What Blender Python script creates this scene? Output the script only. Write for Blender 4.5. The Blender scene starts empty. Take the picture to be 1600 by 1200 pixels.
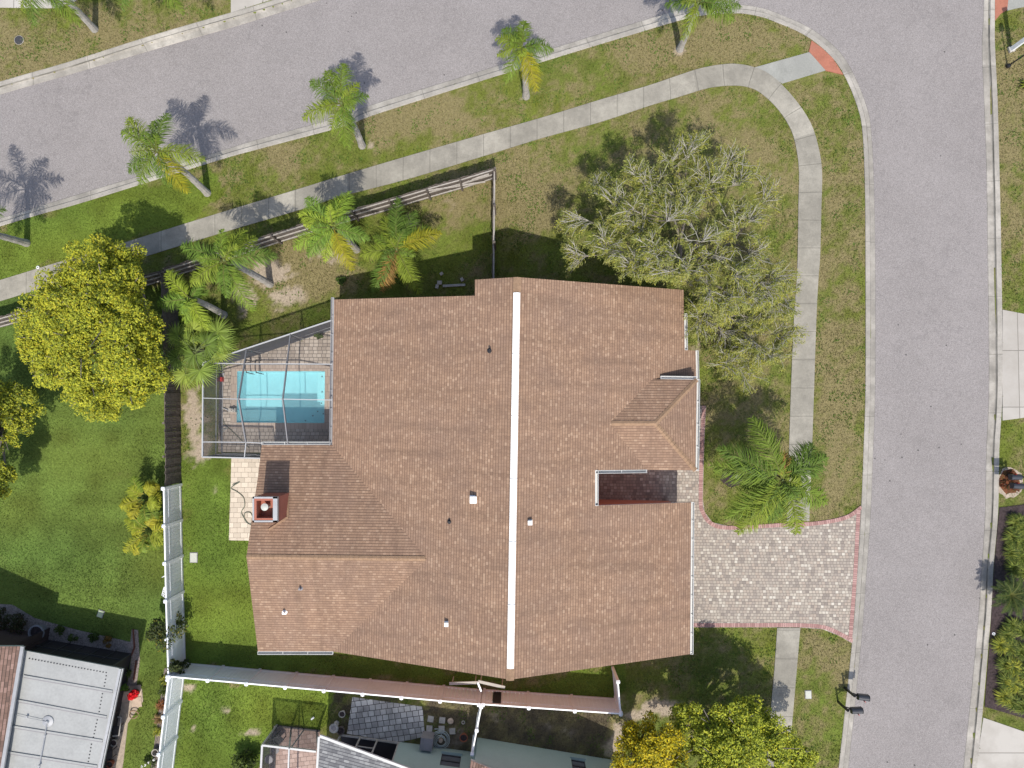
import bpy, bmesh, math, random
import numpy as np
from mathutils import Vector, Matrix

random.seed(7)
RS = np.random.RandomState(11)
S = bpy.context.scene
COL = S.collection

# ------------------------------------------------------------------ camera, sky, sun, exposure
H = 37.0            # drone height (m)
F = 1110.0          # focal length in pixels of the 1600 px wide photograph
TH = math.atan(36 / F)
cd = bpy.data.cameras.new('camera')
cam = bpy.data.objects.new('camera', cd); COL.objects.link(cam)
cam.location = (0, 0, H); cam.rotation_euler = (TH, 0, 0)
cd.sensor_width = 36; cd.lens = 36 * F / 1600
cd.clip_start = 0.5; cd.clip_end = 2000
S.camera = cam

SUN_EL = math.radians(58)
sx, sy = 0.125, -0.992
SUNV = Vector((sx * math.cos(SUN_EL), sy * math.cos(SUN_EL), math.sin(SUN_EL)))
w = bpy.data.worlds.new('World'); S.world = w; w.use_nodes = True
nt = w.node_tree
sky = nt.nodes.new('ShaderNodeTexSky'); sky.sky_type = 'NISHITA'; sky.sun_disc = False
sky.sun_elevation = SUN_EL; sky.sun_rotation = math.atan2(sx, sy) % (2 * math.pi)
sky.air_density = 1.0; sky.dust_density = 2.0; sky.ozone_density = 1.0
bg = nt.nodes['Background']; bg.inputs['Strength'].default_value = 0.15
nt.links.new(sky.outputs[0], bg.inputs['Color'])
sd = bpy.data.lights.new('sun', 'SUN'); sd.energy = 3.6; sd.angle = math.radians(0.6); sd.color = (1.0, 0.95, 0.87)
so = bpy.data.objects.new('sun', sd); COL.objects.link(so)
so.rotation_euler = SUNV.to_track_quat('Z', 'Y').to_euler(); so.location = (0, -20, 60)
S.view_settings.view_transform = 'Standard'; S.view_settings.look = 'None'
S.view_settings.gamma = 1.0; S.view_settings.use_curve_mapping = False
S.view_settings.exposure = 0.35

# ------------------------------------------------------------------ survey helpers (photo pixel -> place)
CT, ST = math.cos(TH), math.sin(TH)
def ray(px, py):
    x = (px - 800) / F; y = -(py - 600) / F
    return Vector((x, y * CT + ST, y * ST - CT))
def P(px, py, h=0.0):
    d = ray(px, py); t = (h - H) / d.z
    return Vector((d.x * t, d.y * t, h))
def X(px, py, pl):
    n, p0 = pl; d = ray(px, py); o = Vector((0, 0, H))
    t = n.dot(p0 - o) / n.dot(d)
    return o + d * t
def proj(x, y, z=0.0):
    dz = z - H
    yc = y * CT + dz * ST; zc = -y * ST + dz * CT
    return 800 + F * x / (-zc), 600 - F * yc / (-zc)
def G(px, py, s, h):       # crown pixel -> same XY at height h (s unused)
    return P(px, py, h)

# ------------------------------------------------------------------ object helpers
def wloc(o):
    v = Vector((0, 0, 0))
    while o: v = v + o.location; o = o.parent
    return v
def tag(o, label=None, cat=None, group=None, kind=None):
    if label: o['label'] = label
    if cat: o['category'] = cat
    if group: o['group'] = group
    if kind: o['kind'] = kind
    return o
def thing(name, label, cat, loc, group=None):
    o = bpy.data.objects.new(name, None); COL.objects.link(o)
    o.empty_display_size = .3
    o.location = loc
    return tag(o, label, cat, group)
def copy_tree(o, parent=None):
    c = o.copy(); COL.objects.link(c); c.parent = parent
    for ch in list(o.children): copy_tree(ch, c)
    return c

class MB:
    def __init__(s): s.v = []; s.f = []; s.uv = {}; s.mi = {}
    def add(s, vs, fs, mi=0):
        b = len(s.v); s.v += [Vector(q) for q in vs]
        for f in fs:
            if mi: s.mi[len(s.f)] = mi
            s.f.append([b + i for i in f])
        return b
    def face(s, pts, uv=None, mi=0):
        b = len(s.v); s.v += [Vector(q) for q in pts]
        if uv: s.uv[len(s.f)] = uv
        if mi: s.mi[len(s.f)] = mi
        s.f.append(list(range(b, b + len(pts))))
    def box(s, c, size, rz=0, rx=0, ry=0, mi=0):
        m = Matrix.Translation(Vector(c)) @ Matrix.Rotation(rz, 4, 'Z') @ Matrix.Rotation(ry, 4, 'Y') @ Matrix.Rotation(rx, 4, 'X')
        a, b, d = [q / 2 for q in size]
        vs = [m @ Vector((x, y, z)) for z in (-d, d) for y in (-b, b) for x in (-a, a)]
        s.add(vs, [(0, 2, 3, 1), (4, 5, 7, 6), (0, 1, 5, 4), (1, 3, 7, 5), (3, 2, 6, 7), (2, 0, 4, 6)], mi)
    def beam(s, p, q, w, h, mi=0, up=Vector((0, 0, 1))):
        p = Vector(p); q = Vector(q); d = (q - p).normalized()
        sd = d.cross(up)
        if sd.length < 1e-4: sd = Vector((1, 0, 0))
        sd.normalize(); u = sd.cross(d).normalized()
        vs = []
        for e in (p, q):
            for a, b in ((-1, -1), (1, -1), (1, 1), (-1, 1)):
                vs.append(e + sd * (a * w / 2) + u * (b * h / 2))
        s.add(vs, [(3, 2, 1, 0), (4, 5, 6, 7), (0, 1, 5, 4), (1, 2, 6, 5), (2, 3, 7, 6), (3, 0, 4, 7)], mi)
    def tube(s, pts, rad, n=6, mi=0, cap=True):
        pts = [Vector(p) for p in pts]
        if not isinstance(rad, (list, tuple)): rad = [rad] * len(pts)
        rings = []; ref = Vector((0.31, 0.87, 0.38))
        b = len(s.v)
        for i, p in enumerate(pts):
            d = (pts[min(i + 1, len(pts) - 1)] - pts[max(i - 1, 0)])
            if d.length < 1e-6: d = Vector((0, 0, 1))
            d.normalize()
            a = d.cross(ref)
            if a.length < .1: a = d.cross(Vector((1, 0, 0)))
            a.normalize(); c = d.cross(a)
            for k in range(n):
                t = 2 * math.pi * k / n
                s.v.append(p + (a * math.cos(t) + c * math.sin(t)) * rad[i])
        for i in range(len(pts) - 1):
            for k in range(n):
                k2 = (k + 1) % n
                if mi: s.mi[len(s.f)] = mi
                s.f.append([b + i * n + k, b + i * n + k2, b + (i + 1) * n + k2, b + (i + 1) * n + k])
        if cap:
            s.f.append([b + k for k in range(n)][::-1])
            e = b + (len(pts) - 1) * n
            s.f.append([e + k for k in range(n)])
    def cyl(s, c, r, h, n=14, r2=None, mi=0):
        c = Vector(c); s.tube([c, c + Vector((0, 0, h))], [r, r if r2 is None else r2], n, mi)
    def lathe(s, c, prof, n=16, mi=0):
        c = Vector(c); b = len(s.v)
        for r, z in prof:
            for k in range(n):
                t = 2 * math.pi * k / n
                s.v.append(c + Vector((r * math.cos(t), r * math.sin(t), z)))
        for i in range(len(prof) - 1):
            for k in range(n):
                k2 = (k + 1) % n
                if mi: s.mi[len(s.f)] = mi
                s.f.append([b + i * n + k, b + i * n + k2, b + (i + 1) * n + k2, b + (i + 1) * n + k])
    def prism(s, poly, z0, z1, mi=0):
        n = len(poly); b = len(s.v)
        for z in (z0, z1): s.v += [Vector((p[0], p[1], z)) for p in poly]
        for i in range(n):
            j = (i + 1) % n
            if mi: s.mi[len(s.f)] = mi
            s.f.append([b + i, b + j, b + n + j, b + n + i])
        if mi: s.mi[len(s.f)] = mi
        s.f.append([b + n + i for i in range(n)])
    def build(s, name, mat, parent=None, loc=None, smooth=False):
        off = wloc(parent) if parent else (Vector(loc) if loc is not None else Vector((0, 0, 0)))
        me = bpy.data.meshes.new(name)
        me.from_pydata([tuple(q - off) for q in s.v], [], s.f)
        for m in (mat if isinstance(mat, (list, tuple)) else [mat]): me.materials.append(m)
        for k, i in s.mi.items(): me.polygons[k].material_index = i
        if s.uv:
            ul = me.uv_layers.new(name='UVMap')
            for k, uv in s.uv.items():
                for li, q in zip(me.polygons[k].loop_indices, uv): ul.data[li].uv = q
        bm = bmesh.new(); bm.from_mesh(me); bmesh.ops.recalc_face_normals(bm, faces=bm.faces); bm.to_mesh(me); bm.free()
        if smooth:
            for p in me.polygons: p.use_smooth = True
        o = bpy.data.objects.new(name, me); COL.objects.link(o)
        if parent: o.parent = parent
        elif loc is not None: o.location = loc
        return o

def npmesh(name, V, Fc, mat, col=None, parent=None, loc=None, smooth=False):
    off = wloc(parent) if parent else (Vector(loc) if loc is not None else Vector((0, 0, 0)))
    V = np.asarray(V, np.float32) - np.array(off, np.float32)
    Fc = np.asarray(Fc, np.int32); m, k = Fc.shape
    me = bpy.data.meshes.new(name)
    me.vertices.add(len(V)); me.vertices.foreach_set('co', V.ravel())
    me.loops.add(m * k); me.loops.foreach_set('vertex_index', Fc.ravel())
    me.polygons.add(m); me.polygons.foreach_set('loop_start', np.arange(0, m * k, k, dtype=np.int32))
    me.polygons.foreach_set('loop_total', np.full(m, k, np.int32))
    if smooth: me.polygons.foreach_set('use_smooth', np.ones(m, bool))
    if col is not None:
        dom = 'FACE' if len(col) == m and len(col) != len(V) else 'POINT'
        a = me.attributes.new('Col', 'FLOAT_COLOR', dom)
        c4 = np.ones((len(col), 4), np.float32); c4[:, :3] = col
        a.data.foreach_set('color', c4.ravel())
    me.update(calc_edges=True); me.validate()
    me.materials.append(mat)
    o = bpy.data.objects.new(name, me); COL.objects.link(o)
    if parent: o.parent = parent
    elif loc is not None: o.location = loc
    return o

# ------------------------------------------------------------------ materials
class NT:
    def __init__(s, name):
        s.m = bpy.data.materials.new(name); s.m.use_nodes = True
        s.t = s.m.node_tree; s.b = s.t.nodes['Principled BSDF']; s.out = s.t.nodes['Material Output']
    def n(s, ty, **kw):
        q = s.t.nodes.new(ty)
        for k, v in kw.items(): setattr(q, k, v)
        return q
    def l(s, a, b): s.t.links.new(a, b)
    def setin(s, sock, v):
        if hasattr(v, 'is_output'): s.l(v, sock)
        else: sock.default_value = (tuple(v) + (1,)) if isinstance(v, tuple) and len(v) == 3 and len(sock.default_value) == 4 else v
    def math(s, op, a, b=0.0, clamp=False):
        q = s.n('ShaderNodeMath', operation=op); q.use_clamp = clamp
        s.setin(q.inputs[0], a); s.setin(q.inputs[1], b); return q.outputs[0]
    def mix(s, f, a, b, mode='MIX'):
        q = s.n('ShaderNodeMix', data_type='RGBA', blend_type=mode)
        s.setin(q.inputs[0], f); s.setin(q.inputs[6], a); s.setin(q.inputs[7], b); return q.outputs[2]
    def ramp(s, f, stops, interp='LINEAR'):
        q = s.n('ShaderNodeValToRGB'); q.color_ramp.interpolation = interp
        e = q.color_ramp.elements
        while len(e) < len(stops): e.new(.5)
        for i, (p, c) in enumerate(stops):
            e[i].position = p; e[i].color = (c, c, c, 1) if not isinstance(c, tuple) else tuple(c) + (1,)
        s.l(f, q.inputs[0]); return q.outputs[0]
    def noise(s, vec, scale, detail=4, rough=.6, w=None):
        q = s.n('ShaderNodeTexNoise'); q.inputs['Scale'].default_value = scale
        q.inputs['Detail'].default_value = detail; q.inputs['Roughness'].default_value = rough
        s.l(vec, q.inputs['Vector']); return q.outputs[0]
    def pos(s): return s.n('ShaderNodeNewGeometry').outputs['Position']
    def objc(s): return s.n('ShaderNodeTexCoord').outputs['Object']
    def uv(s): return s.n('ShaderNodeTexCoord').outputs['UV']
    def sep(s, v):
        q = s.n('ShaderNodeSeparateXYZ'); s.l(v, q.inputs[0]); return q.outputs
    def comb(s, x, y, z=0.0):
        q = s.n('ShaderNodeCombineXYZ')
        s.setin(q.inputs[0], x); s.setin(q.inputs[1], y); s.setin(q.inputs[2], z); return q.outputs[0]
    def bump(s, h, dist=.02, strength=1.0):
        q = s.n('ShaderNodeBump'); q.inputs['Distance'].default_value = dist; q.inputs['Strength'].default_value = strength
        s.l(h, q.inputs['Height']); s.l(q.outputs[0], s.b.inputs['Normal'])
    def fin(s, col, rough=.8, spec=.3, metal=0.0):
        s.setin(s.b.inputs['Base Color'], col); s.setin(s.b.inputs['Roughness'], rough)
        s.b.inputs['Specular IOR Level'].default_value = spec; s.b.inputs['Metallic'].default_value = metal
        return s.m

def plain(name, c, rough=.6, var=.25, scale=3.0, spec=.3, metal=0.0, bump=0.0, dirt=None):
    t = NT(name); p = t.pos()
    a = t.noise(p, scale, 5); b = t.noise(p, scale * 9, 3)
    f = t.math('ADD', t.math('MULTIPLY', a, .6), t.math('MULTIPLY', b, .4))
    lo = tuple(q * (1 - var) for q in c); hi = tuple(min(1, q * (1 + var)) for q in c)
    col = t.ramp(f, [(.3, lo), (.7, hi)])
    if dirt:
        d = t.ramp(t.noise(p, scale * .5, 6, .7), [(.52, 0.0), (.7, 1.0)])
        col = t.mix(t.math('MULTIPLY', d, .6), col, dirt)
    if bump: t.bump(b, bump)
    return t.fin(col, rough, spec, metal)

def attr_mat(name, rough=.7, trans=.3, spec=.25):
    t = NT(name); a = t.n('ShaderNodeAttribute'); a.attribute_name = 'Col'
    t.fin(a.outputs['Color'], rough, spec)
    if trans:
        tr = t.n('ShaderNodeBsdfTranslucent'); t.l(a.outputs['Color'], tr.inputs[0])
        mx = t.n('ShaderNodeMixShader'); mx.inputs[0].default_value = trans
        t.l(t.b.outputs[0], mx.inputs[1]); t.l(tr.outputs[0], mx.inputs[2]); t.l(mx.outputs[0], t.out.inputs[0])
    return t.m

def tiles(name, coord, w, h, ramp, mcol, mw, off=.5, rough=.8, lap=0.0, stain=None, jit=0.0, rot=0.0, mbump=.006, wob=0.0):
    """rows of bricks, pavers or shingles, each with a colour of its own"""
    t = NT(name)
    c = t.uv() if coord == 'uv' else t.pos()
    p = t.pos()
    if rot:
        vr = t.n('ShaderNodeVectorRotate'); vr.rotation_type = 'Z_AXIS'; vr.inputs['Angle'].default_value = rot
        t.l(c, vr.inputs['Vector']); c = vr.outputs[0]
    o = t.sep(c)
    x, y = o[0], o[1]
    if wob:
        n1 = t.noise(p, 1.3, 2); y = t.math('ADD', y, t.math('MULTIPLY', t.math('SUBTRACT', n1, .5), wob))
    v = t.math('DIVIDE', y, h); row = t.math('FLOOR', v); fv = t.math('FRACT', v)
    wn = t.n('ShaderNodeTexWhiteNoise', noise_dimensions='1D'); t.l(row, wn.inputs['W'])
    u = t.math('ADD', t.math('DIVIDE', x, w), t.math('MULTIPLY', row, off))
    if jit: u = t.math('ADD', u, t.math('MULTIPLY', wn.outputs['Value'], jit))
    colm = t.math('FLOOR', u); fu = t.math('FRACT', u)
    w2 = t.n('ShaderNodeTexWhiteNoise', noise_dimensions='2D'); t.l(t.comb(colm, row), w2.inputs['Vector'])
    c0 = t.ramp(w2.outputs['Value'], ramp)
    c1 = t.mix(t.math('MULTIPLY', t.noise(p, 30, 3), .35), c0, (0.5, 0.5, 0.5), 'SOFT_LIGHT')
    if stain:
        st = t.ramp(t.noise(p, .55, 6, .65), [(.42, 0.0), (.66, 1.0)])
        c1 = t.mix(t.math('MULTIPLY', st, stain[1]), c1, stain[0])
    du = t.math('MULTIPLY', t.math('MINIMUM', fu, t.math('SUBTRACT', 1.0, fu)), w)
    dv = t.math('MULTIPLY', t.math('MINIMUM', fv, t.math('SUBTRACT', 1.0, fv)), h)
    if lap:
        e = t.math('MULTIPLY', fv, h)
        m = t.math('MAXIMUM', t.math('LESS_THAN', e, lap), t.math('MULTIPLY', t.math('LESS_THAN', du, mw), .5))  # shingles: shadow line painted dark along each course's lower edge
    else:
        m = t.math('LESS_THAN', t.math('MINIMUM', du, dv), mw)
    if lap:   # rain-washed streaks run down the slope
        sk = t.ramp(t.noise(t.comb(t.math('MULTIPLY', o[0], 2.2), t.math('MULTIPLY', o[1], .16)), 1.0, 5, .6), [(.3, .82), (.5, 1.0), (.72, 1.14)])
        c1 = t.mix(1.0, c1, sk, 'MULTIPLY')
    col = t.mix(m, c1, mcol)
    hh = t.math('SUBTRACT', 1.0, m) if not lap else t.math('SUBTRACT', t.math('SUBTRACT', 1.0, fv), t.math('MULTIPLY', m, .3))
    t.bump(hh, mbump)
    return t.fin(col, rough, .2)

def strip_mat(name, base, joint, jw, dark, mid=None):
    """concrete poured in bays: UV u runs along the strip"""
    t = NT(name); p = t.pos(); o = t.sep(t.uv())
    n1 = t.noise(p, 1.2, 6, .65); n2 = t.noise(p, 14, 4); n3 = t.noise(p, .35, 4)
    f = t.math('ADD', t.math('ADD', t.math('MULTIPLY', n1, .45), t.math('MULTIPLY', n2, .25)), t.math('MULTIPLY', n3, .3))
    col = t.ramp(f, [(.32, tuple(q * .62 for q in base)), (.5, base), (.66, tuple(min(1, q * 1.22) for q in base))])
    u = t.math('DIVIDE', o[0], joint); bay = t.math('FLOOR', u)
    wn = t.n('ShaderNodeTexWhiteNoise', noise_dimensions='1D'); t.l(bay, wn.inputs['W'])
    g = t.math('ADD', .84, t.math('MULTIPLY', wn.outputs['Value'], .3))
    col = t.mix(1.0, col, t.comb(g, g, g), 'MULTIPLY')
    e = t.math('MULTIPLY', t.math('FRACT', u), joint)
    e = t.math('ADD', e, t.math('MULTIPLY', t.math('SUBTRACT', n1, .5), .05))
    m = t.math('MULTIPLY', t.math('LESS_THAN', t.math('ABSOLUTE', t.math('SUBTRACT', e, .1)), jw), .62)
    if mid:
        dv = t.math('ABSOLUTE', t.math('SUBTRACT', o[1], t.math('ADD', mid, t.math('MULTIPLY', t.math('SUBTRACT', n1, .5), .04))))
        m2 = t.math('MULTIPLY', t.math('LESS_THAN', dv, .022), t.ramp(t.noise(p, .8, 3), [(.35, .25), (.6, .9)]))
        m = t.math('MAXIMUM', m, m2)
    sn = t.ramp(t.noise(p, .55, 7, .7), [(.42, 0.0), (.66, 1.0)])
    col = t.mix(t.math('MULTIPLY', sn, .62), col, tuple(q * .55 for q in base))
    ed = t.ramp(t.noise(p, 5, 4, .7), [(.5, 0.0), (.62, 1.0)])
    col = t.mix(t.math('MULTIPLY', ed, .22), col, tuple(q * .6 for q in base))
    if mid:
        pn = t.math('MULTIPLY', t.math('GREATER_THAN', o[1], mid), t.ramp(t.noise(p, 1.1, 6, .7), [(.4, 0.0), (.7, .6)]))
        col = t.mix(pn, col, tuple(q * .5 for q in base))
    col = t.mix(m, col, dark)
    t.bump(n2, .006)
    return t.fin(col, .9, .2)

M = {}
def asphalt():
    t = NT('asphalt'); p = t.pos()
    n1 = t.noise(p, 17, 2, .9); n2 = t.noise(p, .22, 5); n3 = t.noise(p, 1.6, 5); n4 = t.noise(p, 34, 2, .9)
    f = t.math('ADD', t.math('MULTIPLY', n1, .40), t.math('ADD', t.math('MULTIPLY', n4, .42), t.math('ADD', t.math('MULTIPLY', n2, .12), t.math('MULTIPLY', n3, .06))))
    col = t.ramp(f, [(.37, (.16, .146, .139)), (.5, (.236, .217, .209)), (.63, (.325, .301, .291))])
    vo = t.n('ShaderNodeTexVoronoi'); vo.inputs['Scale'].default_value = 1.3; t.l(p, vo.inputs['Vector'])
    sp = t.math('MULTIPLY', t.math('LESS_THAN', vo.outputs['Distance'], .06), t.math('GREATER_THAN', t.noise(p, .16, 2), .55))
    vo2 = t.n('ShaderNodeTexVoronoi'); vo2.inputs['Scale'].default_value = .36; t.l(p, vo2.inputs['Vector'])
    sp2 = t.math('MULTIPLY', t.math('LESS_THAN', vo2.outputs['Distance'], t.math('MULTIPLY', n3, .07)), .85)
    col = t.mix(t.math('MULTIPLY', t.math('MAXIMUM', sp, sp2), .8), col, (.05, .047, .045))
    # faint old seams and worn wheel lanes that follow the surface
    cr = t.ramp(t.math('ABSOLUTE', t.math('SUBTRACT', t.noise(p, .13, 6, .5), .5)), [(0.0, 1.0), (.0035, 0.0)])
    col = t.mix(t.math('MULTIPLY', cr, .16), col, (.09, .085, .085))
    st = t.ramp(t.noise(p, .5, 6, .75), [(.55, 0.0), (.72, 1.0)])
    col = t.mix(t.math('MULTIPLY', st, .22), col, (.15, .138, .133))
    t.bump(n1, .012)
    return t.fin(col, .92, .2)
M['asphalt'] = asphalt()
M['kerb'] = strip_mat('kerb_concrete', (.36, .335, .295), 3.05, .013, (.1, .095, .08), mid=.27)
M['walk'] = strip_mat('sidewalk_concrete', (.31, .29, .245), 1.47, .016, (.09, .085, .07))
M['slab'] = tiles('light_concrete', 'pos', 3.3, 2.95, [(0, (.37, .345, .31)), (1, (.43, .405, .365))], (.2, .185, .16), .018, off=0, rough=.9, stain=((.29, .265, .23), .6))
M['ramp'] = plain('ramp_concrete', (.27, .27, .245), .9, .2, 1.5, dirt=(.19, .19, .175))
M['tactile'] = plain('terracotta_paint', (.33, .13, .085), .85, .25, 1.6, dirt=(.2, .11, .08))
SH = [(0, (.225, .142, .096)), (.25, (.26, .166, .112)), (.6, (.275, .176, .117)), (.88, (.305, .20, .135)), (1, (.365, .25, .172))]
M['shingle'] = tiles('brown_shingle', 'uv', .15, .13, SH, (.165, .105, .074), .005, off=.37, rough=.92, lap=.024, stain=((.20, .135, .102), .5), jit=1.0, mbump=.02)
M['shingle_b'] = tiles('weathered_brown_shingle', 'uv', .26, .145, [(0, (.12, .08, .065)), (.5, (.19, .12, .095)), (1, (.26, .17, .14))], (.07, .05, .04), .008, off=.37, rough=.92, lap=.03, jit=1.0)
GR = [(0, (.13, .13, .135)), (.5, (.2, .2, .2)), (1, (.28, .28, .275))]
M['shingle_g'] = tiles('grey_shingle', 'uv', .26, .145, GR, (.08, .08, .085), .008, off=.37, rough=.92, lap=.03, jit=1.0)
M['cap'] = plain('ridge_cap_shingle', (.27, .175, .11), .9, .3, 4, bump=.01)
PV = [(0, (.22, .19, .165)), (.2, (.29, .25, .215)), (.45, (.36, .318, .265)), (.7, (.345, .285, .235)), (.88, (.43, .385, .32)), (1, (.52, .48, .41))]
M['paver'] = tiles('mixed_paver', 'pos', .17, .15, PV, (.19, .165, .14), .009, off=.43, rough=.9, jit=.9, stain=((.3, .26, .23), .3), rot=.01)
M['paver_red'] = tiles('red_border_paver', 'uv', .11, .26, [(0, (.27, .155, .14)), (.5, (.34, .20, .18)), (1, (.41, .26, .235))], (.2, .12, .11), .008, off=0, rough=.9)
M['deck'] = tiles('tan_deck_paver', 'pos', .235, .185, [(0, (.30, .255, .21)), (.5, (.38, .325, .27)), (1, (.47, .41, .345))], (.12, .105, .09), .011, off=.5, rough=.9, stain=((.25, .2, .17), .35), jit=.6)
M['deck_band'] = tiles('coping_paver', 'pos', .2, .4, [(0, (.33, .265, .215)), (1, (.41, .335, .275))], (.24, .19, .16), .008, off=.5, rough=.9)
M['cream'] = tiles('cream_paver', 'pos', .36, .26, [(0, (.46, .40, .32)), (.5, (.53, .46, .37)), (1, (.6, .53, .43))], (.3, .25, .2), .008, off=.5, rough=.9)
M['patio'] = tiles('grey_patio_stone', 'pos', .31, .29, [(0, (.36, .34, .325)), (.4, (.49, .465, .44)), (.75, (.60, .57, .535)), (1, (.68, .65, .61))], (.07, .065, .06), .014, off=.35, rough=.9, stain=((.15, .145, .14), .75), rot=-.13, jit=.4)
M['pink_paver'] = tiles('pink_porch_paver', 'pos', .3, .22, [(0, (.36, .25, .21)), (1, (.5, .37, .32))], (.25, .18, .15), .01, rot=-.12, rough=.9)
M['stucco'] = plain('red_stucco', (.34, .125, .085), .9, .12, 2, bump=.006)
M['wall_stucco'] = plain('house_wall_stucco', (.51, .235, .17), .9, .1, 2, bump=.006)
M['brown_wall'] = plain('dark_brown_wall', (.07, .045, .04), .9, .3, 2)
M['mint'] = plain('mint_stucco', (.33, .42, .385), .9, .08, 1.5, bump=.004, dirt=(.29, .35, .32))
M['white'] = plain('white_vinyl', (.84, .85, .86), .45, .04, 1.5, spec=.4, dirt=(.66, .66, .64))
M['gutter'] = plain('white_gutter', (.52, .52, .5), .45, .1, 3, spec=.4, dirt=(.42, .42, .4))
M['ridge'] = plain('white_ridge_metal', (.82, .81, .78), .5, .05, 2)
M['alu'] = plain('white_aluminium', (.38, .385, .39), .4, .08, 3, spec=.4)
M['bronze'] = plain('bronze_aluminium', (.055, .05, .05), .45, .2, 3)
M['rafter_pale'] = plain('grey_gutter', (.30, .30, .31), .45, .12, 3, spec=.4)
M['rafter'] = plain('grey_rafter', (.17, .17, .18), .45, .12, 3, spec=.4)
M['galv'] = plain('galvanised_metal', (.36, .365, .37), .45, .15, 3, metal=.4)
M['panel'] = plain('white_roof_panel', (.31, .315, .305), .55, .18, .9, dirt=(.22, .225, .215))
M['dark'] = plain('dark_screen_wall', (.035, .03, .032), .5, .3, 2)
M['black'] = plain('black_paint', (.02, .02, .023), .4, .2, 4)
M['mailbox'] = plain('black_mailbox_metal', (.035, .037, .043), .35, .2, 4, spec=.5)
M['grey'] = plain('grey_plastic', (.22, .21, .22), .6, .15, 4)
M['lid'] = plain('pale_plastic_lid', (.40, .46, .30), .6, .1, 6)
M['lid2'] = plain('grey_plastic_lid', (.44, .45, .40), .6, .12, 6)
M['iron'] = plain('cast_iron', (.05, .05, .055), .6, .4, 12, bump=.01)
M['mulch'] = plain('dark_mulch', (.07, .05, .05), .95, .75, 9, bump=.06)
M['mulch_red'] = plain('leaf_litter', (.19, .075, .035), .95, .8, 12, bump=.05)
M['dirt'] = plain('pale_sand', (.40, .33, .26), .95, .3, 5, bump=.03)
M['pebble'] = plain('pebbles', (.34, .28, .25), .9, .8, 14, bump=.06)
M['wood'] = plain('weathered_wood', (.125, .105, .09), .9, .55, 6, bump=.01)
M['wood_pale'] = plain('grey_weathered_rail', (.36, .335, .305), .9, .35, 6)
M['bark'] = plain('grey_bark', (.22, .19, .165), .95, .35, 7, bump=.03)
M['twig'] = plain('pale_twig', (.37, .35, .305), .9, .25, 8)
M['twig_limb'] = plain('pale_grey_limb', (.33, .305, .265), .9, .3, 8)
M['palm_bark'] = plain('palm_bark', (.40, .375, .34), .95, .35, 5, bump=.03)
M['hose'] = plain('green_hose', (.10, .12, .09), .5, .2, 4)
M['hose_pale'] = plain('pale_hose', (.36, .40, .38), .5, .2, 4)
M['terra'] = plain('terracotta', (.30, .10, .055), .8, .2, 6)
M['log'] = plain('dark_red_log', (.12, .045, .03), .9, .3, 6)
M['red'] = plain('red_plastic', (.55, .03, .03), .5, .15, 8)
M['stone'] = plain('pale_stone', (.42, .39, .35), .9, .3, 7, bump=.02)
M['flag'] = plain('tan_flagstone', (.46, .36, .28), .9, .25, 4, bump=.01)
M['plaster'] = plain('pool_plaster', (.42, .70, .75), .6, .1, 2.5)
M['plaster_step'] = plain('pool_step_plaster', (.50, .80, .83), .6, .08, 3)
M['glass'] = plain('dark_window_glass', (.12, .12, .135), .12, .1, 1, spec=.6)
M['leaf'] = attr_mat('leaf', .6, .38)
M['grass'] = attr_mat('grass_blade', .75, .25, .15)

def water():
    t = NT('pool_water'); p = t.pos()
    tr = t.n('ShaderNodeBsdfTransparent'); tr.inputs[0].default_value = (.80, .95, .965, 1)
    gl = t.n('ShaderNodeBsdfGlossy'); gl.inputs['Roughness'].default_value = .04
    bp = t.n('ShaderNodeBump'); bp.inputs['Distance'].default_value = .05; bp.inputs['Strength'].default_value = .5
    t.l(t.noise(p, 3.2, 3), bp.inputs['Height']); t.l(bp.outputs[0], gl.inputs['Normal'])
    fr = t.n('ShaderNodeFresnel'); fr.inputs[0].default_value = 1.33; t.l(bp.outputs[0], fr.inputs['Normal'])
    mx = t.n('ShaderNodeMixShader'); t.l(fr.outputs[0], mx.inputs[0]); t.l(tr.outputs[0], mx.inputs[1]); t.l(gl.outputs[0], mx.inputs[2])
    df = t.n('ShaderNodeBsdfDiffuse'); df.inputs[0].default_value = (.40, .74, .78, 1)
    m2 = t.n('ShaderNodeMixShader'); m2.inputs[0].default_value = .24; t.l(mx.outputs[0], m2.inputs[1]); t.l(df.outputs[0], m2.inputs[2])
    t.l(m2.outputs[0], t.out.inputs[0]); return t.m
M['water'] = water()
def screen(name, op, c=(.05, .05, .055)):
    """woven mesh: the more slanted the path through it, the more thread it meets"""
    t = NT(name); g = t.n('ShaderNodeNewGeometry'); dt = t.n('ShaderNodeVectorMath', operation='DOT_PRODUCT')
    t.l(g.outputs['Normal'], dt.inputs[0]); t.l(g.outputs['Incoming'], dt.inputs[1])
    cs = t.math('MAXIMUM', t.math('ABSOLUTE', dt.outputs['Value']), .08)
    fac = t.math('SUBTRACT', 1.0, t.math('POWER', 1 - op, t.math('DIVIDE', 1.0, cs)))
    tr = t.n('ShaderNodeBsdfTransparent'); df = t.n('ShaderNodeBsdfDiffuse'); df.inputs[0].default_value = c + (1,)
    mx = t.n('ShaderNodeMixShader'); t.l(fac, mx.inputs[0])
    t.l(tr.outputs[0], mx.inputs[1]); t.l(df.outputs[0], mx.inputs[2]); t.l(mx.outputs[0], t.out.inputs[0]); return t.m
M['screen_roof'] = screen('roof_insect_screen', .11, (.13, .13, .135))
M['screen_wall'] = screen('wall_insect_screen', .33, (.09, .09, .10))

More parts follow.
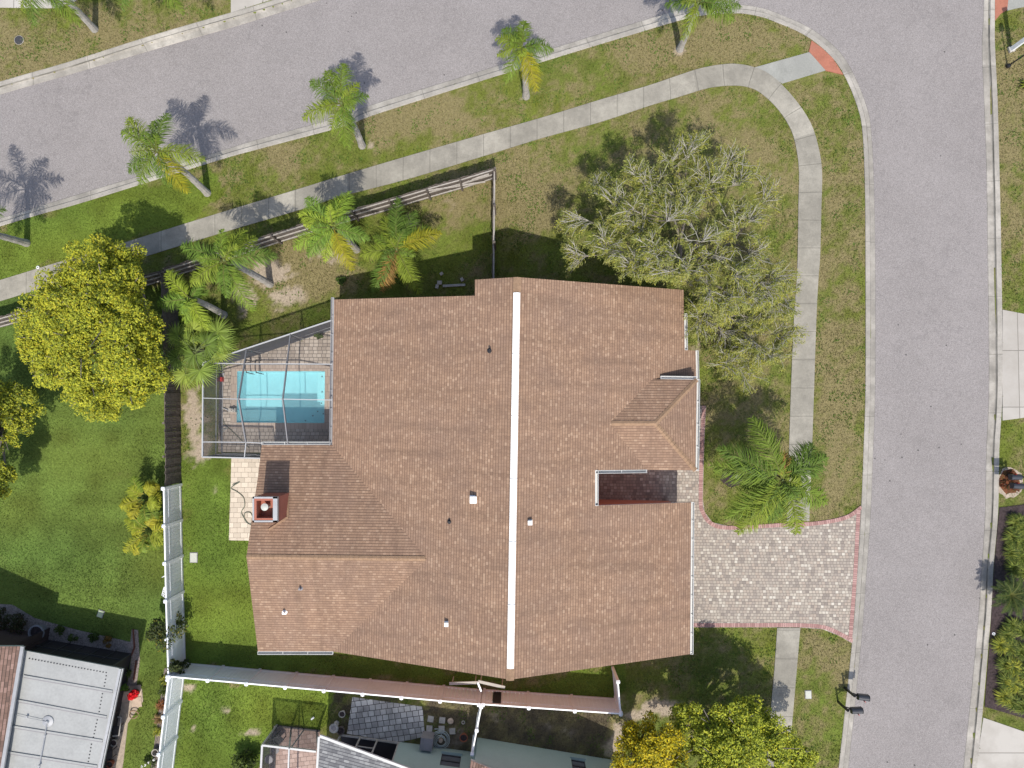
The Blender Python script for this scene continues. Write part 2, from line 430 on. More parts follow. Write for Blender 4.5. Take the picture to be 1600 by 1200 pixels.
# ------------------------------------------------------------------ numeric helpers
def vn(x, y, s, seed):
    T = np.random.RandomState(seed).rand(256, 256)
    x = x / s + 1000; y = y / s + 1000
    xi = np.floor(x).astype(int); yi = np.floor(y).astype(int); fx = x - xi; fy = y - yi
    fx = fx * fx * (3 - 2 * fx); fy = fy * fy * (3 - 2 * fy)
    g = lambda a, b: T[a % 256, b % 256]
    return (g(xi, yi) * (1 - fx) + g(xi + 1, yi) * fx) * (1 - fy) + (g(xi, yi + 1) * (1 - fx) + g(xi + 1, yi + 1) * fx) * fy
def inpoly(x, y, poly):
    r = np.zeros(x.shape, bool); n = len(poly)
    for i in range(n):
        x1, y1 = poly[i]; x2, y2 = poly[(i + 1) % n]
        if y1 == y2: continue
        c = ((y1 > y) != (y2 > y)) & (x < (x2 - x1) * (y - y1) / (y2 - y1) + x1)
        r ^= c
    return r
def catmull(pts, k=5):
    out = []
    n = len(pts)
    for i in range(n - 1):
        p0 = pts[max(i - 1, 0)]; p1 = pts[i]; p2 = pts[i + 1]; p3 = pts[min(i + 2, n - 1)]
        for j in range(k):
            t = j / k
            out.append(tuple(.5 * (2 * b + (c - a) * t + (2 * a - 5 * b + 4 * c - d) * t * t + (3 * b - a - 3 * c + d) * t ** 3)
                             for a, b, c, d in zip(p0, p1, p2, p3)))
    out.append(tuple(pts[-1])); return out

# ------------------------------------------------------------------ plan traced from the photo (pixels of the 1600x1200 picture)
KW = [((-300, 446), (-300, 425)), ((0, 354), (0, 340)), ((67, 334), (67, 319)), ((135, 315), (133, 299)), ((337, 252), (334, 238)),
      ((405, 233), (401, 217)), ((540, 197), (536, 180)), ((581, 181), (576, 164)), ((732, 133), (727, 117)), ((867, 91), (861, 75)),
      ((1002, 50), (997, 33)), ((1070, 30), (1066, 13)), ((1110, 23), (1109, 8)), ((1154, 21), (1156, 6)), ((1182, 25), (1187, 10)), ((1205, 32), (1213, 18)),
      ((1257, 55), (1268, 43)), ((1296, 86), (1310, 76)), ((1320, 120), (1335, 114)), ((1340, 169), (1356, 167)), ((1347.5, 209), (1363, 208)),
      ((1351, 290), (1367, 290)), ((1352, 400), (1369, 400)), ((1352, 600), (1369, 600)), ((1349, 700), (1366, 700)), ((1345, 800), (1362, 800)),
      ((1339, 900), (1355, 900)), ((1331, 1004), (1347, 1004)), ((1310, 1200), (1327, 1200)), ((1275, 1500), (1292, 1500))]
KE = [((1554, -250), (1539, -250)), ((1554, 0), (1539, 0)), ((1554, 67), (1536, 67)), ((1558, 152), (1539, 152)), ((1561, 260), (1543, 260)),
      ((1564, 400), (1545, 400)), ((1566, 600), (1547, 600)), ((1561, 700), (1543, 700)), ((1559, 800), (1541, 800)), ((1552, 883), (1536, 883)),
      ((1547, 971), (1530, 971)), ((1526, 1200), (1507, 1200)), ((1490, 1500), (1471, 1500))]
KN = [((-300, 218), (-300, 236)), ((0, 128), (0, 146)), ((101, 99), (101, 117)), ((240, 55), (250, 73)), ((361, 20), (366, 40)), ((422, 2), (427, 21)),
      ((560, -42), (565, -22)), ((900, -150), (905, -130)), ((1130, -228), (1145, -212)), ((1205, -280), (1224, -272)), ((1228, -380), (1247, -380)), ((1232, -520), (1251, -520))]
SW = [((-300, 528), (-300, 562)), ((0, 438), (0, 471)), ((78, 414), (78, 447)), ((189, 381), (189, 413)), ((337, 335), (337, 367)), ((472, 294), (472, 327)),
      ((530, 276), (530, 308)), ((641, 243), (641, 279)), ((766, 207), (766, 241)), ((847, 184), (847, 216)), ((938, 156), (938, 191)), ((1013, 134), (1013, 166)),
      ((1060, 118), (1063, 151)), ((1099, 106), (1106, 138)), ((1144, 100), (1144, 134)), ((1180, 106), (1170, 137)), ((1207, 120), (1190, 147)), ((1239, 152), (1216, 172)),
      ((1266, 192), (1236, 204)), ((1279, 233), (1245, 239)), ((1284, 270), (1248, 273)), ((1283, 321), (1247, 321)), ((1281, 400), (1246, 400)), ((1278, 440), (1244, 440)),
      ((1275, 500), (1240, 500)), ((1272, 592), (1236, 592)), ((1269, 683), (1233, 683)), ((1266, 760), (1231, 760)), ((1264, 814), (1229, 814))]
SW2 = [((1250, 981), (1214, 981)), ((1245, 1040), (1210, 1040)), ((1240, 1098), (1205, 1098)), ((1231, 1200), (1197, 1200)), ((1205, 1500), (1171, 1500))]
DRIVE = [(1066, 634), (1103, 634), (1100, 700), (1098, 780), (1101, 800), (1113, 816), (1139, 822), (1216, 818), (1265, 816), (1302, 811), (1325, 804), (1345, 790),
         (1339, 900), (1331, 1005), (1310, 993), (1285, 983), (1245, 980), (1066, 980), (1066, 805), (915, 805), (915, 728), (1066, 728)]
def pairs_px(pairs, k=4): return catmull([a + b for a, b in pairs], k)
def outline(pairs, k=4):
    q = pairs_px(pairs, k); return [(a[0], a[1]) for a in q] + [(a[2], a[3]) for a in reversed(q)]
ROADPX = [(q[2], q[3]) for q in pairs_px(KW)] + [(q[2], q[3]) for q in reversed(pairs_px(KE))] + [(1539, -520)] + [(q[2], q[3]) for q in reversed(pairs_px(KN))]
ROADFULL = [(q[0], q[1]) for q in pairs_px(KW)] + [(q[0], q[1]) for q in reversed(pairs_px(KE))] + [(1554, -520)] + [(q[0], q[1]) for q in reversed(pairs_px(KN))]
ROADMID = [((q[0] + q[2]) / 2, (q[1] + q[3]) / 2) for q in pairs_px(KW)] + [((q[0] + q[2]) / 2, (q[1] + q[3]) / 2) for q in reversed(pairs_px(KE))] + [(1546, -520)] + [((q[0] + q[2]) / 2, (q[1] + q[3]) / 2) for q in reversed(pairs_px(KN))]
POOLPX = [(371, 580), (508, 580), (507, 661), (370, 660)]
CAGE = [(519, 505), (520, 516), (343, 577), (341, 706), (410, 707), (519, 690)]
def W2(px): return [P(a, b) for a, b in px]

# ------------------------------------------------------------------ lawn colour field
LUSH = [[(-500, 470), (275, 430), (284, 757), (290, 1045), (250, 1300), (-500, 1500)], [(284, 690), (365, 717), (362, 843), (410, 843), (410, 1045), (290, 1040)],
        [(-500, 520), (-500, 440), (0, 354), (180, 300), (330, 262), (345, 300), (300, 348), (0, 438)], [(410, 1010), (520, 1018), (797, 1062), (960, 1040), (960, 1090), (640, 1070), (410, 1050)], [(290, 1048), (545, 1082), (500, 1140), (425, 1134), (400, 1240), (250, 1240)]]
DRYB = [(1120, 280, 160, 200, .2), (1310, 500, 45, 330, .26), (840, 300, 90, 60, .32), (660, 180, 120, 40, .36), (430, 245, 60, 25, .3), (1180, 60, 110, 35, .32), (1010, 80, 80, 22, .34), (470, 420, 70, 45, .5),
        (90, 80, 250, 60, .22), (240, 40, 120, 40, .22), (1580, 200, 40, 200, .25), (1160, 640, 90, 110, .15), (360, 1110, 70, 50, .1), (820, 1130, 140, 40, .55), (700, 300, 60, 40, .3), (1310, 700, 50, 120, .1), (1290, 1020, 50, 50, .2)]
SANDB = [(425, 425, 32, 22, .75), (445, 465, 40, 22, .65), (385, 470, 26, 30, .75), (500, 395, 25, 18, .5), (528, 400, 25, 16, .6), (305, 655, 22, 60, .7), (318, 700, 20, 28, .75), (336, 765, 12, 12, .6), (640, 345, 22, 18, .5),
         (700, 315, 30, 22, .35), (1040, 1106, 38, 13, 1.0), (1000, 1118, 25, 10, .8), (970, 1165, 30, 40, .6), (295, 1075, 12, 8, .7), (352, 1110, 12, 8, .6), (302, 1140, 8, 8, .5), (395, 1145, 20, 8, .5), (760, 1120, 60, 18, .4), (700, 1150, 60, 30, .5), (860, 1140, 60, 20, .4),
         (575, 228, 16, 14, .5), (822, 152, 18, 12, .5), (324, 303, 10, 8, .3), (1062, 78, 16, 10, .5), (1090, 545, 12, 60, .45), (800, 190, 60, 10, .25), (420, 443, 22, 14, .5)]
C_MOWN = np.array((.086, .138, .030)); C_LUSH = np.array((.096, .15, .025)); C_GREEN = np.array((.102, .140, .026)); C_OLIVE = np.array((.145, .152, .042)); C_SHADE_SOIL = np.array((.072, .057, .044)); C_DRY = np.array((.208, .176, .084)); C_SAND = np.array((.34, .28, .21))
SHADE_SOILP = [(645, 1088), (960, 1098), (957, 1190), (540, 1190), (500, 1140), (520, 1100), (548, 1088), (665, 1104)]  # dark dirt whose tone also paints in the shade over this yard
def lawn(x, y, blades=False):
    px, py = proj(x, y)
    lush = np.zeros(x.shape)
    jx = px + (vn(x, y, 1.1, 21) - .5) * 40; jy = py + (vn(x, y, 1.1, 22) - .5) * 40
    for p in LUSH: lush = np.maximum(lush, inpoly(jx, jy, p).astype(float))
    dry = np.full(x.shape, .31)
    for a, b, c, d, e in DRYB: dry += e * np.exp(-((px - a) / c) ** 2 - ((py - b) / d) ** 2)
    sand = np.zeros(x.shape)
    for a, b, c, d, e in SANDB: sand = np.maximum(sand, e * np.exp(-((px - a) / c) ** 2 - ((py - b) / d) ** 2))
    n = .26 * vn(x, y, 1.7, 1) + .26 * vn(x, y, .6, 2) + .26 * vn(x, y, .24, 3) + .22 * vn(x, y, .11, 4)
    dry = dry * (1 - .88 * lush)
    fd = np.clip((n - (1.0 - dry)) * 5 + .75, 0, 1)
    fo = np.clip((n - (.80 - dry)) * 4 + .5, 0, 1)
    fs = np.clip((n - (1.0 - sand * 1.0)) * 6 + .8, 0, 1) * (sand > .05)
    mown = np.clip((286 - jx) / 8, 0, 1) * np.clip((jy - 425) / 10, 0, 1)
    g = C_GREEN + (C_LUSH + (C_MOWN - C_LUSH) * mown[..., None] - C_GREEN) * lush[..., None]
    g = g * (1 + .05 * mown * np.sin(y * 5.5 + .4 * np.sin(x * .7)))[..., None]
    g = g * (.72 + .56 * vn(x, y, .8, 8) * 1.0)[..., None]
    g = g + (np.array((.035, .02, .0)) * (vn(x, y, 2.6, 9)[..., None]))
    c = g + (C_OLIVE - g) * (fo * (1 - .7 * lush))[..., None]
    c = c + (C_DRY - c) * fd[..., None]
    c = c + (C_SAND - c) * fs[..., None]
    so = np.clip((inpoly(jx, jy, SHADE_SOILP) * 1.0) * (vn(x, y, .5, 51) * .9 + vn(x, y, .13, 52) * .7 - .15), 0, .85)
    c = c + (C_SHADE_SOIL - c) * so[..., None]
    # single blades keep one of the colours instead of a blend
    rb = np.random.RandomState(77).rand(*x.shape); b = g.copy()
    m = rb < fo * (1 - .7 * lush); b[m] = C_OLIVE
    m = np.random.RandomState(78).rand(*x.shape) < fd * .78; b[m] = C_DRY
    b = b + (C_SAND - b) * fs[..., None]; b = b + (C_SHADE_SOIL - b) * so[..., None]
    return (b if blades else c), fd, fs, lush

# ground sheet
def ground():
    x0, x1, y0, y1, s = -37.0, 37.0, -31.0, 31.0, .16
    nx = int((x1 - x0) / s) + 1; ny = int((y1 - y0) / s) + 1
    gx, gy = np.meshgrid(np.linspace(x0, x1, nx), np.linspace(y0, y1, ny))
    px, py = proj(gx, gy)
    road = inpoly(px, py, ROADMID)
    z = np.where(road, -.3, (vn(gx, gy, 3.0, 31) - .5) * .03)
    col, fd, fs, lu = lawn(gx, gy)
    V = np.stack([gx, gy, z], -1).reshape(-1, 3)
    idx = np.arange(nx * ny).reshape(ny, nx)
    Q = np.stack([idx[:-1, :-1], idx[:-1, 1:], idx[1:, 1:], idx[1:, :-1]], -1)
    pool = inpoly(px, py, [(362, 572), (516, 572), (515, 669), (362, 668)])
    kill = pool[:-1, :-1] | pool[:-1, 1:] | pool[1:, 1:] | pool[1:, :-1]
    Q = Q[~kill].reshape(-1, 4)
    # skirt out to the horizon
    B = 600.0; b = len(V)
    fr = np.array([(x0, y0, 0), (x1, y0, 0), (x1, y1, 0), (x0, y1, 0), (-B, -B, 0), (B, -B, 0), (B, B, 0), (-B, B, 0)], float)
    fr[:4, 2] = -.02
    V = np.concatenate([V, fr]); C = np.concatenate([col.reshape(-1, 3), np.tile(C_OLIVE, (8, 1))])
    Q = np.concatenate([Q, np.array([(b, b + 4, b + 5, b + 1), (b + 1, b + 5, b + 6, b + 2), (b + 2, b + 6, b + 7, b + 3), (b + 3, b + 7, b + 4, b)])[:, ::-1]])
    t = NT('lawn_soil'); a = t.n('ShaderNodeAttribute'); a.attribute_name = 'Col'; p = t.pos()
    f = t.math('ADD', t.math('MULTIPLY', t.noise(p, 9, 5, .7), .5), t.math('MULTIPLY', t.noise(p, 28, 3, .8), .5))
    g = t.ramp(f, [(.32, .5), (.5, .95), (.68, 1.45)])
    t.bump(f, .03)
    m = t.fin(t.mix(1.0, a.outputs['Color'], g, 'MULTIPLY'), .95, .1)
    o = npmesh('ground', V, Q, m, C); o['kind'] = 'structure'
ground()

# flat sheets and strips
def poly_uvface(mb, pts, z): mb.face([Vector((p[0], p[1], z)) for p in pts])
def sheet(name, px, z0, z1, mat, kind='structure'):
    mb = MB(); mb.prism(W2(px), z0, z1); o = mb.build(name, mat); o['kind'] = kind; return o
def ribbon(name, pairs, prof, mat, k=4):
    q = pairs_px(pairs, k); mb = MB(); u = 0; rows = []; us = []
    for i, a in enumerate(q):
        A = P(a[0], a[1]); B = P(a[2], a[3])
        if i: u += (((A + B) / 2) - mid).length
        mid = (A + B) / 2; us.append(u); wd = (B - A).length
        rows.append([(A.lerp(B, t) + Vector((0, 0, z)), (u, t * wd)) for t, z in prof])
    for i in range(len(rows) - 1):
        for j in range(len(prof) - 1):
            c = [rows[i][j], rows[i][j + 1], rows[i + 1][j + 1], rows[i + 1][j]]
            mb.face([p for p, _ in c], [uv for _, uv in c])
    o = mb.build(name, mat); o['kind'] = 'structure'; return o
mb = MB(); mb.face([Vector((p.x, p.y, -.095)) for p in W2(ROADPX)]); mb.build('road', M['asphalt'])['kind'] = 'structure'
KP = [(0, -.25), (0, .03), (.06, .04), (.42, .028), (.5, -.045), (.56, -.06), (.97, -.08), (1.04, -.14)]
ribbon('kerb_corner', KW, KP, M['kerb']); ribbon('kerb_east', KE, KP, M['kerb']); ribbon('kerb_north', KN, KP, M['kerb'])
WP = [(0, -.1), (0, .045), (1, .045), (1, -.1)]
ribbon('sidewalk', SW, WP, M['walk']); ribbon('sidewalk_south', SW2, WP, M['walk'])
sheet('kerb_ramp', [(1178, 106), (1264, 82), (1291, 110), (1222, 131)], -.1, .04, M['ramp'])
sheet('tactile_paving', [(1267.5, 64), (1263.5, 81), (1290, 111), (1317, 117), (1301, 92), (1283, 75)], -.1, .048, M['tactile'])
sheet('tactile_paving_east', [(1554, -30), (1554, 33), (1563, 22), (1573, 16), (1578, -30)], -.1, .04, M['tactile'])
sheet('kerb_ramp_east', [(1573, 17), (1585, 14), (1625, 6), (1625, -30), (1575, -30)], -.1, .035, M['ramp'])
sheet('driveway', DRIVE, -.1, .03, M['paver'])
sheet('driveway_east', [(1566, 484), (1700, 510), (1700, 640), (1566, 657)], -.1, .03, M['slab'])
sheet('driveway_southeast', [(1536, 1121), (1600, 1143), (1720, 1185), (1700, 1400), (1508, 1400), (1523, 1210)], -.1, .03, M['slab'])
sheet('driveway_northwest', [(-60, -150), (-60, 12), (86, 13), (112, 6), (150, -20), (150, -150)], -.1, .03, M['slab'])
sheet('driveway_north', [(361, 20), (361, -120), (620, -200), (620, -66), (560, -44), (421, 1)], -.1, .03, M['slab'])
def border(name, px, wpx, k=5, z=.036):
    q = catmull(px, k); mb = MB(); u = 0; rows = []
    for i, a in enumerate(q):
        A = P(*a); d = (P(*q[min(i + 1, len(q) - 1)]) - P(*q[max(i - 1, 0)])).normalized()
        n = Vector((d.y, -d.x, 0)) * (wpx / 30)
        if i: u += (A - pa).length
        pa = A; rows.append(((A + Vector((0, 0, z)), (u, .02)), (A + n + Vector((0, 0, z)), (u, .24))))
    for i in range(len(rows) - 1):
        c = [rows[i][0], rows[i][1], rows[i + 1][1], rows[i + 1][0]]
        mb.face([p for p, _ in c], [uv for _, uv in c])
    o = mb.build(name, M['paver_red']); o['kind'] = 'structure'
border('driveway_border', [(1102.5, 634), (1099.5, 700), (1097.5, 780), (1101, 800), (1113, 815.5), (1139, 821.5), (1216, 817.5), (1265, 815.5), (1302, 810.5), (1325, 803.5), (1344, 790)], 6)
border('driveway_border_kerb', [(1344, 797), (1338.5, 900), (1331, 998)], 6, z=.040)
border('driveway_border_south', [(1331, 1004), (1310, 992.5), (1285, 982.5), (1245, 979.5), (1160, 979.5), (1068, 979.5)], 6)
sheet('back_path', [(362, 712), (410, 712), (410, 845), (358, 844)], -.1, .03, M['cream'])
# pool deck with an opening for the pool
def deck():
    out = W2(CAGE); pw = W2(POOLPX); mb = MB()
    outer = [W2([(519, 500)])[0], W2([(343, 577)])[0], W2([(341, 706)])[0], W2([(410, 707)])[0], W2([(430, 720)])[0], W2([(545, 720)])[0], W2([(545, 500)])[0]]
    tl, tr, br, bl = pw
    z = .03
    def q(*p): mb.face([Vector((a.x, a.y, z)) for a in p])
    q(outer[0], outer[1], tl, tr); q(outer[1], outer[2], bl, tl); q(outer[2], outer[3], outer[4], outer[5], br, bl); q(outer[5], outer[6], tr, br); q(outer[6], outer[0], tr)
    o = mb.build('pool_deck', M['deck']); o['kind'] = 'structure'
    # coping band
    mb = MB(); c = sum(pw, Vector()) / 4
    ou = [c + (p - c) * 1.0 + Vector(((p - c).x / abs((p - c).x), (p - c).y / abs((p - c).y), 0)) * .32 for p in pw]
    for i in range(4):
        j = (i + 1) % 4
        mb.face([Vector((a.x, a.y, .036)) for a in (pw[i], pw[j], ou[j], ou[i])])
    o = mb.build('pool_coping', M['deck_band']); o['kind'] = 'structure'
deck()
sheet('stone_patio', [(551, 1089), (639, 1101), (660, 1104), (664, 1150), (624, 1160), (542, 1146)], -.1, .03, M['patio'])
sheet('garden_bed_east', [(1561, 793), (1600, 788), (1700, 788), (1700, 1150), (1600, 1122), (1538, 1104), (1548, 971), (1553, 883)], -.1, .03, M['mulch'])
sheet('gravel_bed', [(-60, 940), (20, 945), (55, 966), (120, 984), (204, 1003), (206, 983), (216, 984), (219, 1030), (213, 1076), (198, 1076), (206, 1024), (60, 999), (30, 1012), (-60, 1012)], -.1, .02, M['pebble'])
sheet('fence_bed', [(257, 1044), (274, 1044), (268, 1100), (258, 1200), (236, 1200), (247, 1120)], -.1, .02, M['pebble'])
sheet('side_path', [(204, 1076), (222, 1076), (224, 1095), (200, 1130), (192, 1200), (168, 1200), (180, 1130), (195, 1085)], -.1, .022, M['dirt'])
def disc_px(cx, cy, rx, ry, n=20, j=.12): return [(cx + rx * math.cos(t) * (1 + random.uniform(-j, j)), cy + ry * math.sin(t) * (1 + random.uniform(-j, j))) for t in [2 * math.pi * k / n for k in range(n)]]
sheet('sand_ring_east', disc_px(1578, 754, 21, 25), -.1, .02, M['dirt'])
sheet('mailbox_bed', disc_px(1577, 753, 16, 19), -.1, .028, M['mulch_red'])
sheet('palm_bed', disc_px(1144, 745, 18, 15), -.1, .022, M['mulch'])

# ------------------------------------------------------------------ grass blades
NOGRASS = [ROADFULL, outline(SW), outline(SW2), [(p[0], p[1]) for p in DRIVE], [(541, 477), (745, 470), (808, 462), (1050, 466), (1052, 560), (1070, 560), (1070, 735), (1064, 985), (797, 1030), (545, 990), (420, 990), (410, 720), (341, 706), (343, 577), (541, 512)],
           [(1178, 106), (1264, 82), (1267, 64), (1317, 117), (1222, 131)], [(1566, 484), (1700, 510), (1700, 640), (1566, 657)], [(1536, 1121), (1720, 1185), (1700, 1400), (1500, 1400)], [(-60, -150), (-60, 12), (86, 13), (150, -20), (150, -150)],
           [(361, 20), (361, -120), (620, -200), (620, -66), (421, 1)], [(362, 712), (430, 712), (430, 845), (358, 844)], [(551, 1089), (662, 1104), (664, 1150), (624, 1160), (542, 1146)], [(1561, 793), (1700, 788), (1700, 1150), (1538, 1104), (1553, 883)],
           [(20, 945), (55, 966), (120, 984), (204, 1003), (216, 984), (219, 1030), (213, 1080), (222, 1100), (190, 1200), (150, 1400), (-60, 1400), (-60, 945)], [(428, 1134), (500, 1142), (625, 1160), (745, 1153), (960, 1188), (960, 1400), (400, 1400)], [(1554, 0), (1554, 33), (1600, 10), (1600, 0)]]
def grass():
    n = 820000
    x = RS.uniform(-29.5, 29.5, n); y = RS.uniform(-22.5, 23.5, n)
    px, py = proj(x, y)
    ok = np.ones(n, bool)
    for p in NOGRASS: ok &= ~inpoly(px, py, p)
    x, y, px, py = x[ok], y[ok], px[ok], py[ok]
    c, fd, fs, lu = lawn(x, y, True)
    keep = RS.rand(len(x)) > fs * .8
    x, y, c, fd, lu = x[keep], y[keep], c[keep], fd[keep], lu[keep]
    n = len(x)
    weed = (vn(x, y, .5, 41) > .66) & (RS.rand(n) < .35) & (lu < .5)
    c = c * RS.uniform(.6, 1.5, n)[:, None]
    c[weed] = np.array((.105, .17, .03)) * RS.uniform(.7, 1.3, weed.sum())[:, None]
    pale = RS.rand(n) < .05; c[pale] = c[pale] * .5 + np.array((.13, .12, .06))
    a = RS.uniform(0, 2 * np.pi, n); L = RS.uniform(.04, .10, n) * (1 + .5 * weed); wd = RS.uniform(.011, .022, n) * (1 + .8 * weed)
    dx, dy = np.cos(a), np.sin(a); lean = RS.uniform(.35, .95, n); hz = .015 + L * np.sqrt(1 - (lean * .98) ** 2) * .8
    b0 = np.stack([x - dy * wd, y + dx * wd, np.full(n, -.01)], -1); b1 = np.stack([x + dy * wd, y - dx * wd, np.full(n, -.01)], -1)
    tp = np.stack([x + dx * L * lean, y + dy * L * lean, hz], -1)
    V = np.stack([b0, b1, tp], 1).reshape(-1, 3); Fc = np.arange(3 * n).reshape(n, 3)
    o = npmesh('grass', V, Fc, M['grass'], c); o['kind'] = 'stuff'
    tag(o, 'short patchy lawn grass, lush green beside tan dry patches', 'grass')
grass()
# ------------------------------------------------------------------ the main house
SL = .39; ZR = 6.0
A = P(808, 433, ZR); B = P(797, 1062, ZR)
d = (B - A).normalized(); n = Vector((-d.y, d.x, 0))          # d runs along the ridge towards the camera's bottom, n to the street
if n.x < 0: n = -n
def plane(nn, p): return (nn.normalized(), p)
PR = plane(Vector((n.x * SL, n.y * SL, 1)), A); PL = plane(Vector((-n.x * SL, -n.y * SL, 1)), A)
def plane3(a, b, c): return plane((b - a).cross(c - a), a)
V0 = X(667, 873, PL); W0 = P(385, 870, V0.z)
EN = X(519, 695, PL); ES = X(520, 1018, PL)
PN = plane3(W0, V0, EN); PS = plane3(W0, V0, ES)
V1 = X(952, 661.5, PR); Q1 = P(1024, 661.5, V1.z)
NV = X(1019, 593, PR); SV = X(1010.5, 734, PR)
PHN = plane3(V1, Q1, NV); PHS = plane3(V1, Q1, SV)
NE1 = X(1089, 593, PHN); SE1 = X(1087, 735, PHS)
def zpl(pl, x, y):
    nn, p = pl; return p.z - (nn.x * (x - p.x) + nn.y * (y - p.y)) / nn.z

house = thing('house', 'large brown shingle roofed house with a white ridge vent and screened pool', 'house', (0, 0, 0))
faces = [
    [A, X(742, 437, PL), X(742, 462, PL), X(522, 468, PL), EN, V0, ES, B],
    [A, B, X(1078.5, 1022, PR), X(1080, 785, PR), X(930, 790, PR), X(930, 735, PR), SV, V1, NV, X(1088, 597, PR), X(1087, 548, PR), X(1070, 546.5, PR), X(1068, 453, PR)],
    [W0, V0, EN, X(409, 695, PN), X(403, 745, PN)],
    [W0, X(403, 1018, PS), ES, V0],
    [V1, NV, NE1, Q1], [Q1, NE1, SE1], [V1, Q1, SE1, SV]]
def roofmesh(name, faces, mats, parent, th=.17):
    mb = MB()
    for f in faces:
        nn = Vector((0, 0, 0))
        for i in range(len(f)):
            a, b = f[i], f[(i + 1) % len(f)]; nn += a.cross(b)
        nn.normalize()
        if nn.z < 0: nn = -nn; f = f[::-1]
        hz = Vector((0, 0, 1)).cross(nn)
        hz = hz.normalized() if hz.length > 1e-3 else Vector((1, 0, 0))
        up = nn.cross(hz)
        # tessellate concave outlines
        from mathutils.geometry import tessellate_polygon
        tris = tessellate_polygon([f])
        for t in tris:
            pts = [f[i] for i in t]
            mb.face(pts, [(p.dot(hz), p.dot(up)) for p in pts])
            mb.face([p - Vector((0, 0, th)) for p in pts[::-1]], [(p.dot(hz), p.dot(up)) for p in pts[::-1]], 1)
        for i in range(len(f)):
            a, b = f[i], f[(i + 1) % len(f)]
            mb.face([a, b, b - Vector((0, 0, th)), a - Vector((0, 0, th))], [(0, 0)] * 4, 1)
    off = wloc(parent)
    me = bpy.data.meshes.new(name); me.from_pydata([tuple(q - off) for q in mb.v], [], mb.f)
    for m in mats: me.materials.append(m)
    ul = me.uv_layers.new(name='UVMap')
    for k, p in enumerate(me.polygons):
        p.material_index = mb.mi.get(k, 0)
        for li, q in zip(p.loop_indices, mb.uv[k]): ul.data[li].uv = q
    bm = bmesh.new(); bm.from_mesh(me)
    for fc in bm.faces:
        fc.normal_update()
        if fc.material_index == 0 and fc.normal.z < 0: fc.normal_flip()
    bm.to_mesh(me); bm.free()
    o = bpy.data.objects.new(name, me); COL.objects.link(o); o.parent = parent; return o
roof = roofmesh('roof', faces, [M['shingle'], M['gutter']], house)

def L2(v, du=0, dv=0): return v + n * du + d * dv
WALL = [(L2(faces[0][3], .5, .5), PL), (L2(faces[0][2], .4, .5), PL), (L2(faces[0][1], .4, .5), PL), (L2(A, 0, .5), PL), (L2(faces[1][12], -.5, .5), PR), (L2(faces[1][11], -.5, .2), PR),
        (L2(faces[1][10], -.5, .2), PR), (L2(NE1, -.55, .55), PR), (L2(NE1, -.55, .55), PHN), (L2(SE1, -.55, -.5), PHS), (L2(SV, .15, -.3), PHS), (L2(SV, -.1, -.3), PR), (L2(X(930, 735, PR), -.25, -.3), PR), (L2(X(930, 790, PR), -.25, .28), PR), (L2(X(1080, 785, PR), -.5, .28), PR),
        (L2(X(1078.5, 1022, PR), -.5, -.5), PR), (L2(B, 0, -.5), PR), (L2(ES, .35, -.5), PL), (L2(X(403, 1018, PS), .35, -.5), PS), (L2(W0, .35, 0), PS), (L2(X(409, 695, PN), .35, .5), PN), (L2(EN, .5, .5), PN)]
mb = MB()
for i in range(len(WALL)):
    (a, pa), (b, pb) = WALL[i], WALL[(i + 1) % len(WALL)]
    za = zpl(pa, a.x, a.y) - .1; zb = zpl(pb, b.x, b.y) - .1
    mb.face([Vector((a.x, a.y, -.2)), Vector((b.x, b.y, -.2)), Vector((b.x, b.y, zb)), Vector((a.x, a.y, za))])
mb.build('wall', M['wall_stucco'], house)
ck0, ck1 = L2(NV, .15, .5), L2(NE1, -.55, .55); mb = MB(); mb.face([Vector((ck0.x, ck0.y, 2.3)), Vector((ck1.x, ck1.y, 2.3)), Vector((ck1.x, ck1.y, zpl(PHN, ck1.x, ck1.y) - .1)), Vector((ck0.x, ck0.y, zpl(PHN, ck0.x, ck0.y) - .1))]); mb.build('cheek_wall', M['stucco'], house)
# front dormer cheek between the low main eave and the raised entry roof
# garage door and front door face the street and the entry court
ga = L2(X(1080, 785, PR), -.47, 1.3); gb = L2(X(1078.5, 1022, PR), -.47, -1.6)
mb = MB()
for k in range(4):
    z = .12 + k * .54
    mb.beam(Vector((ga.x, ga.y, z + .26)), Vector((gb.x, gb.y, z + .26)), .05, .5)
mb.build('garage_door', M['white'], house)
# ridge vent, caps, vents
def on(pl, px, py, up=0): return X(px, py, pl) + Vector((0, 0, up))
r0 = P(807.5, 457, ZR + .06); r1 = P(797.5, 1045, ZR + .06)
mb = MB()
for s_ in (-1, 1):
    e = n * s_
    mb.face([r0 + Vector((0, 0, .04)), r1 + Vector((0, 0, .04)), r1 + e * .15 - Vector((0, 0, .03)), r0 + e * .15 - Vector((0, 0, .03))])
    mb.face([r0 + e * .15 - Vector((0, 0, .03)), r1 + e * .15 - Vector((0, 0, .03)), r1 + e * .15 - Vector((0, 0, .12)), r0 + e * .15 - Vector((0, 0, .12))])
k = int((r1 - r0).length / 3.05)
for i in range(1, k + 1):
    c = r0.lerp(r1, i / (k + 1)); mb.beam(c - n * .152 + Vector((0, 0, .0)), c + Vector((0, 0, .05)), .03, .02); mb.beam(c + Vector((0, 0, .05)), c + n * .152, .03, .02)
mb.build('ridge_vent', M['ridge'], roof)
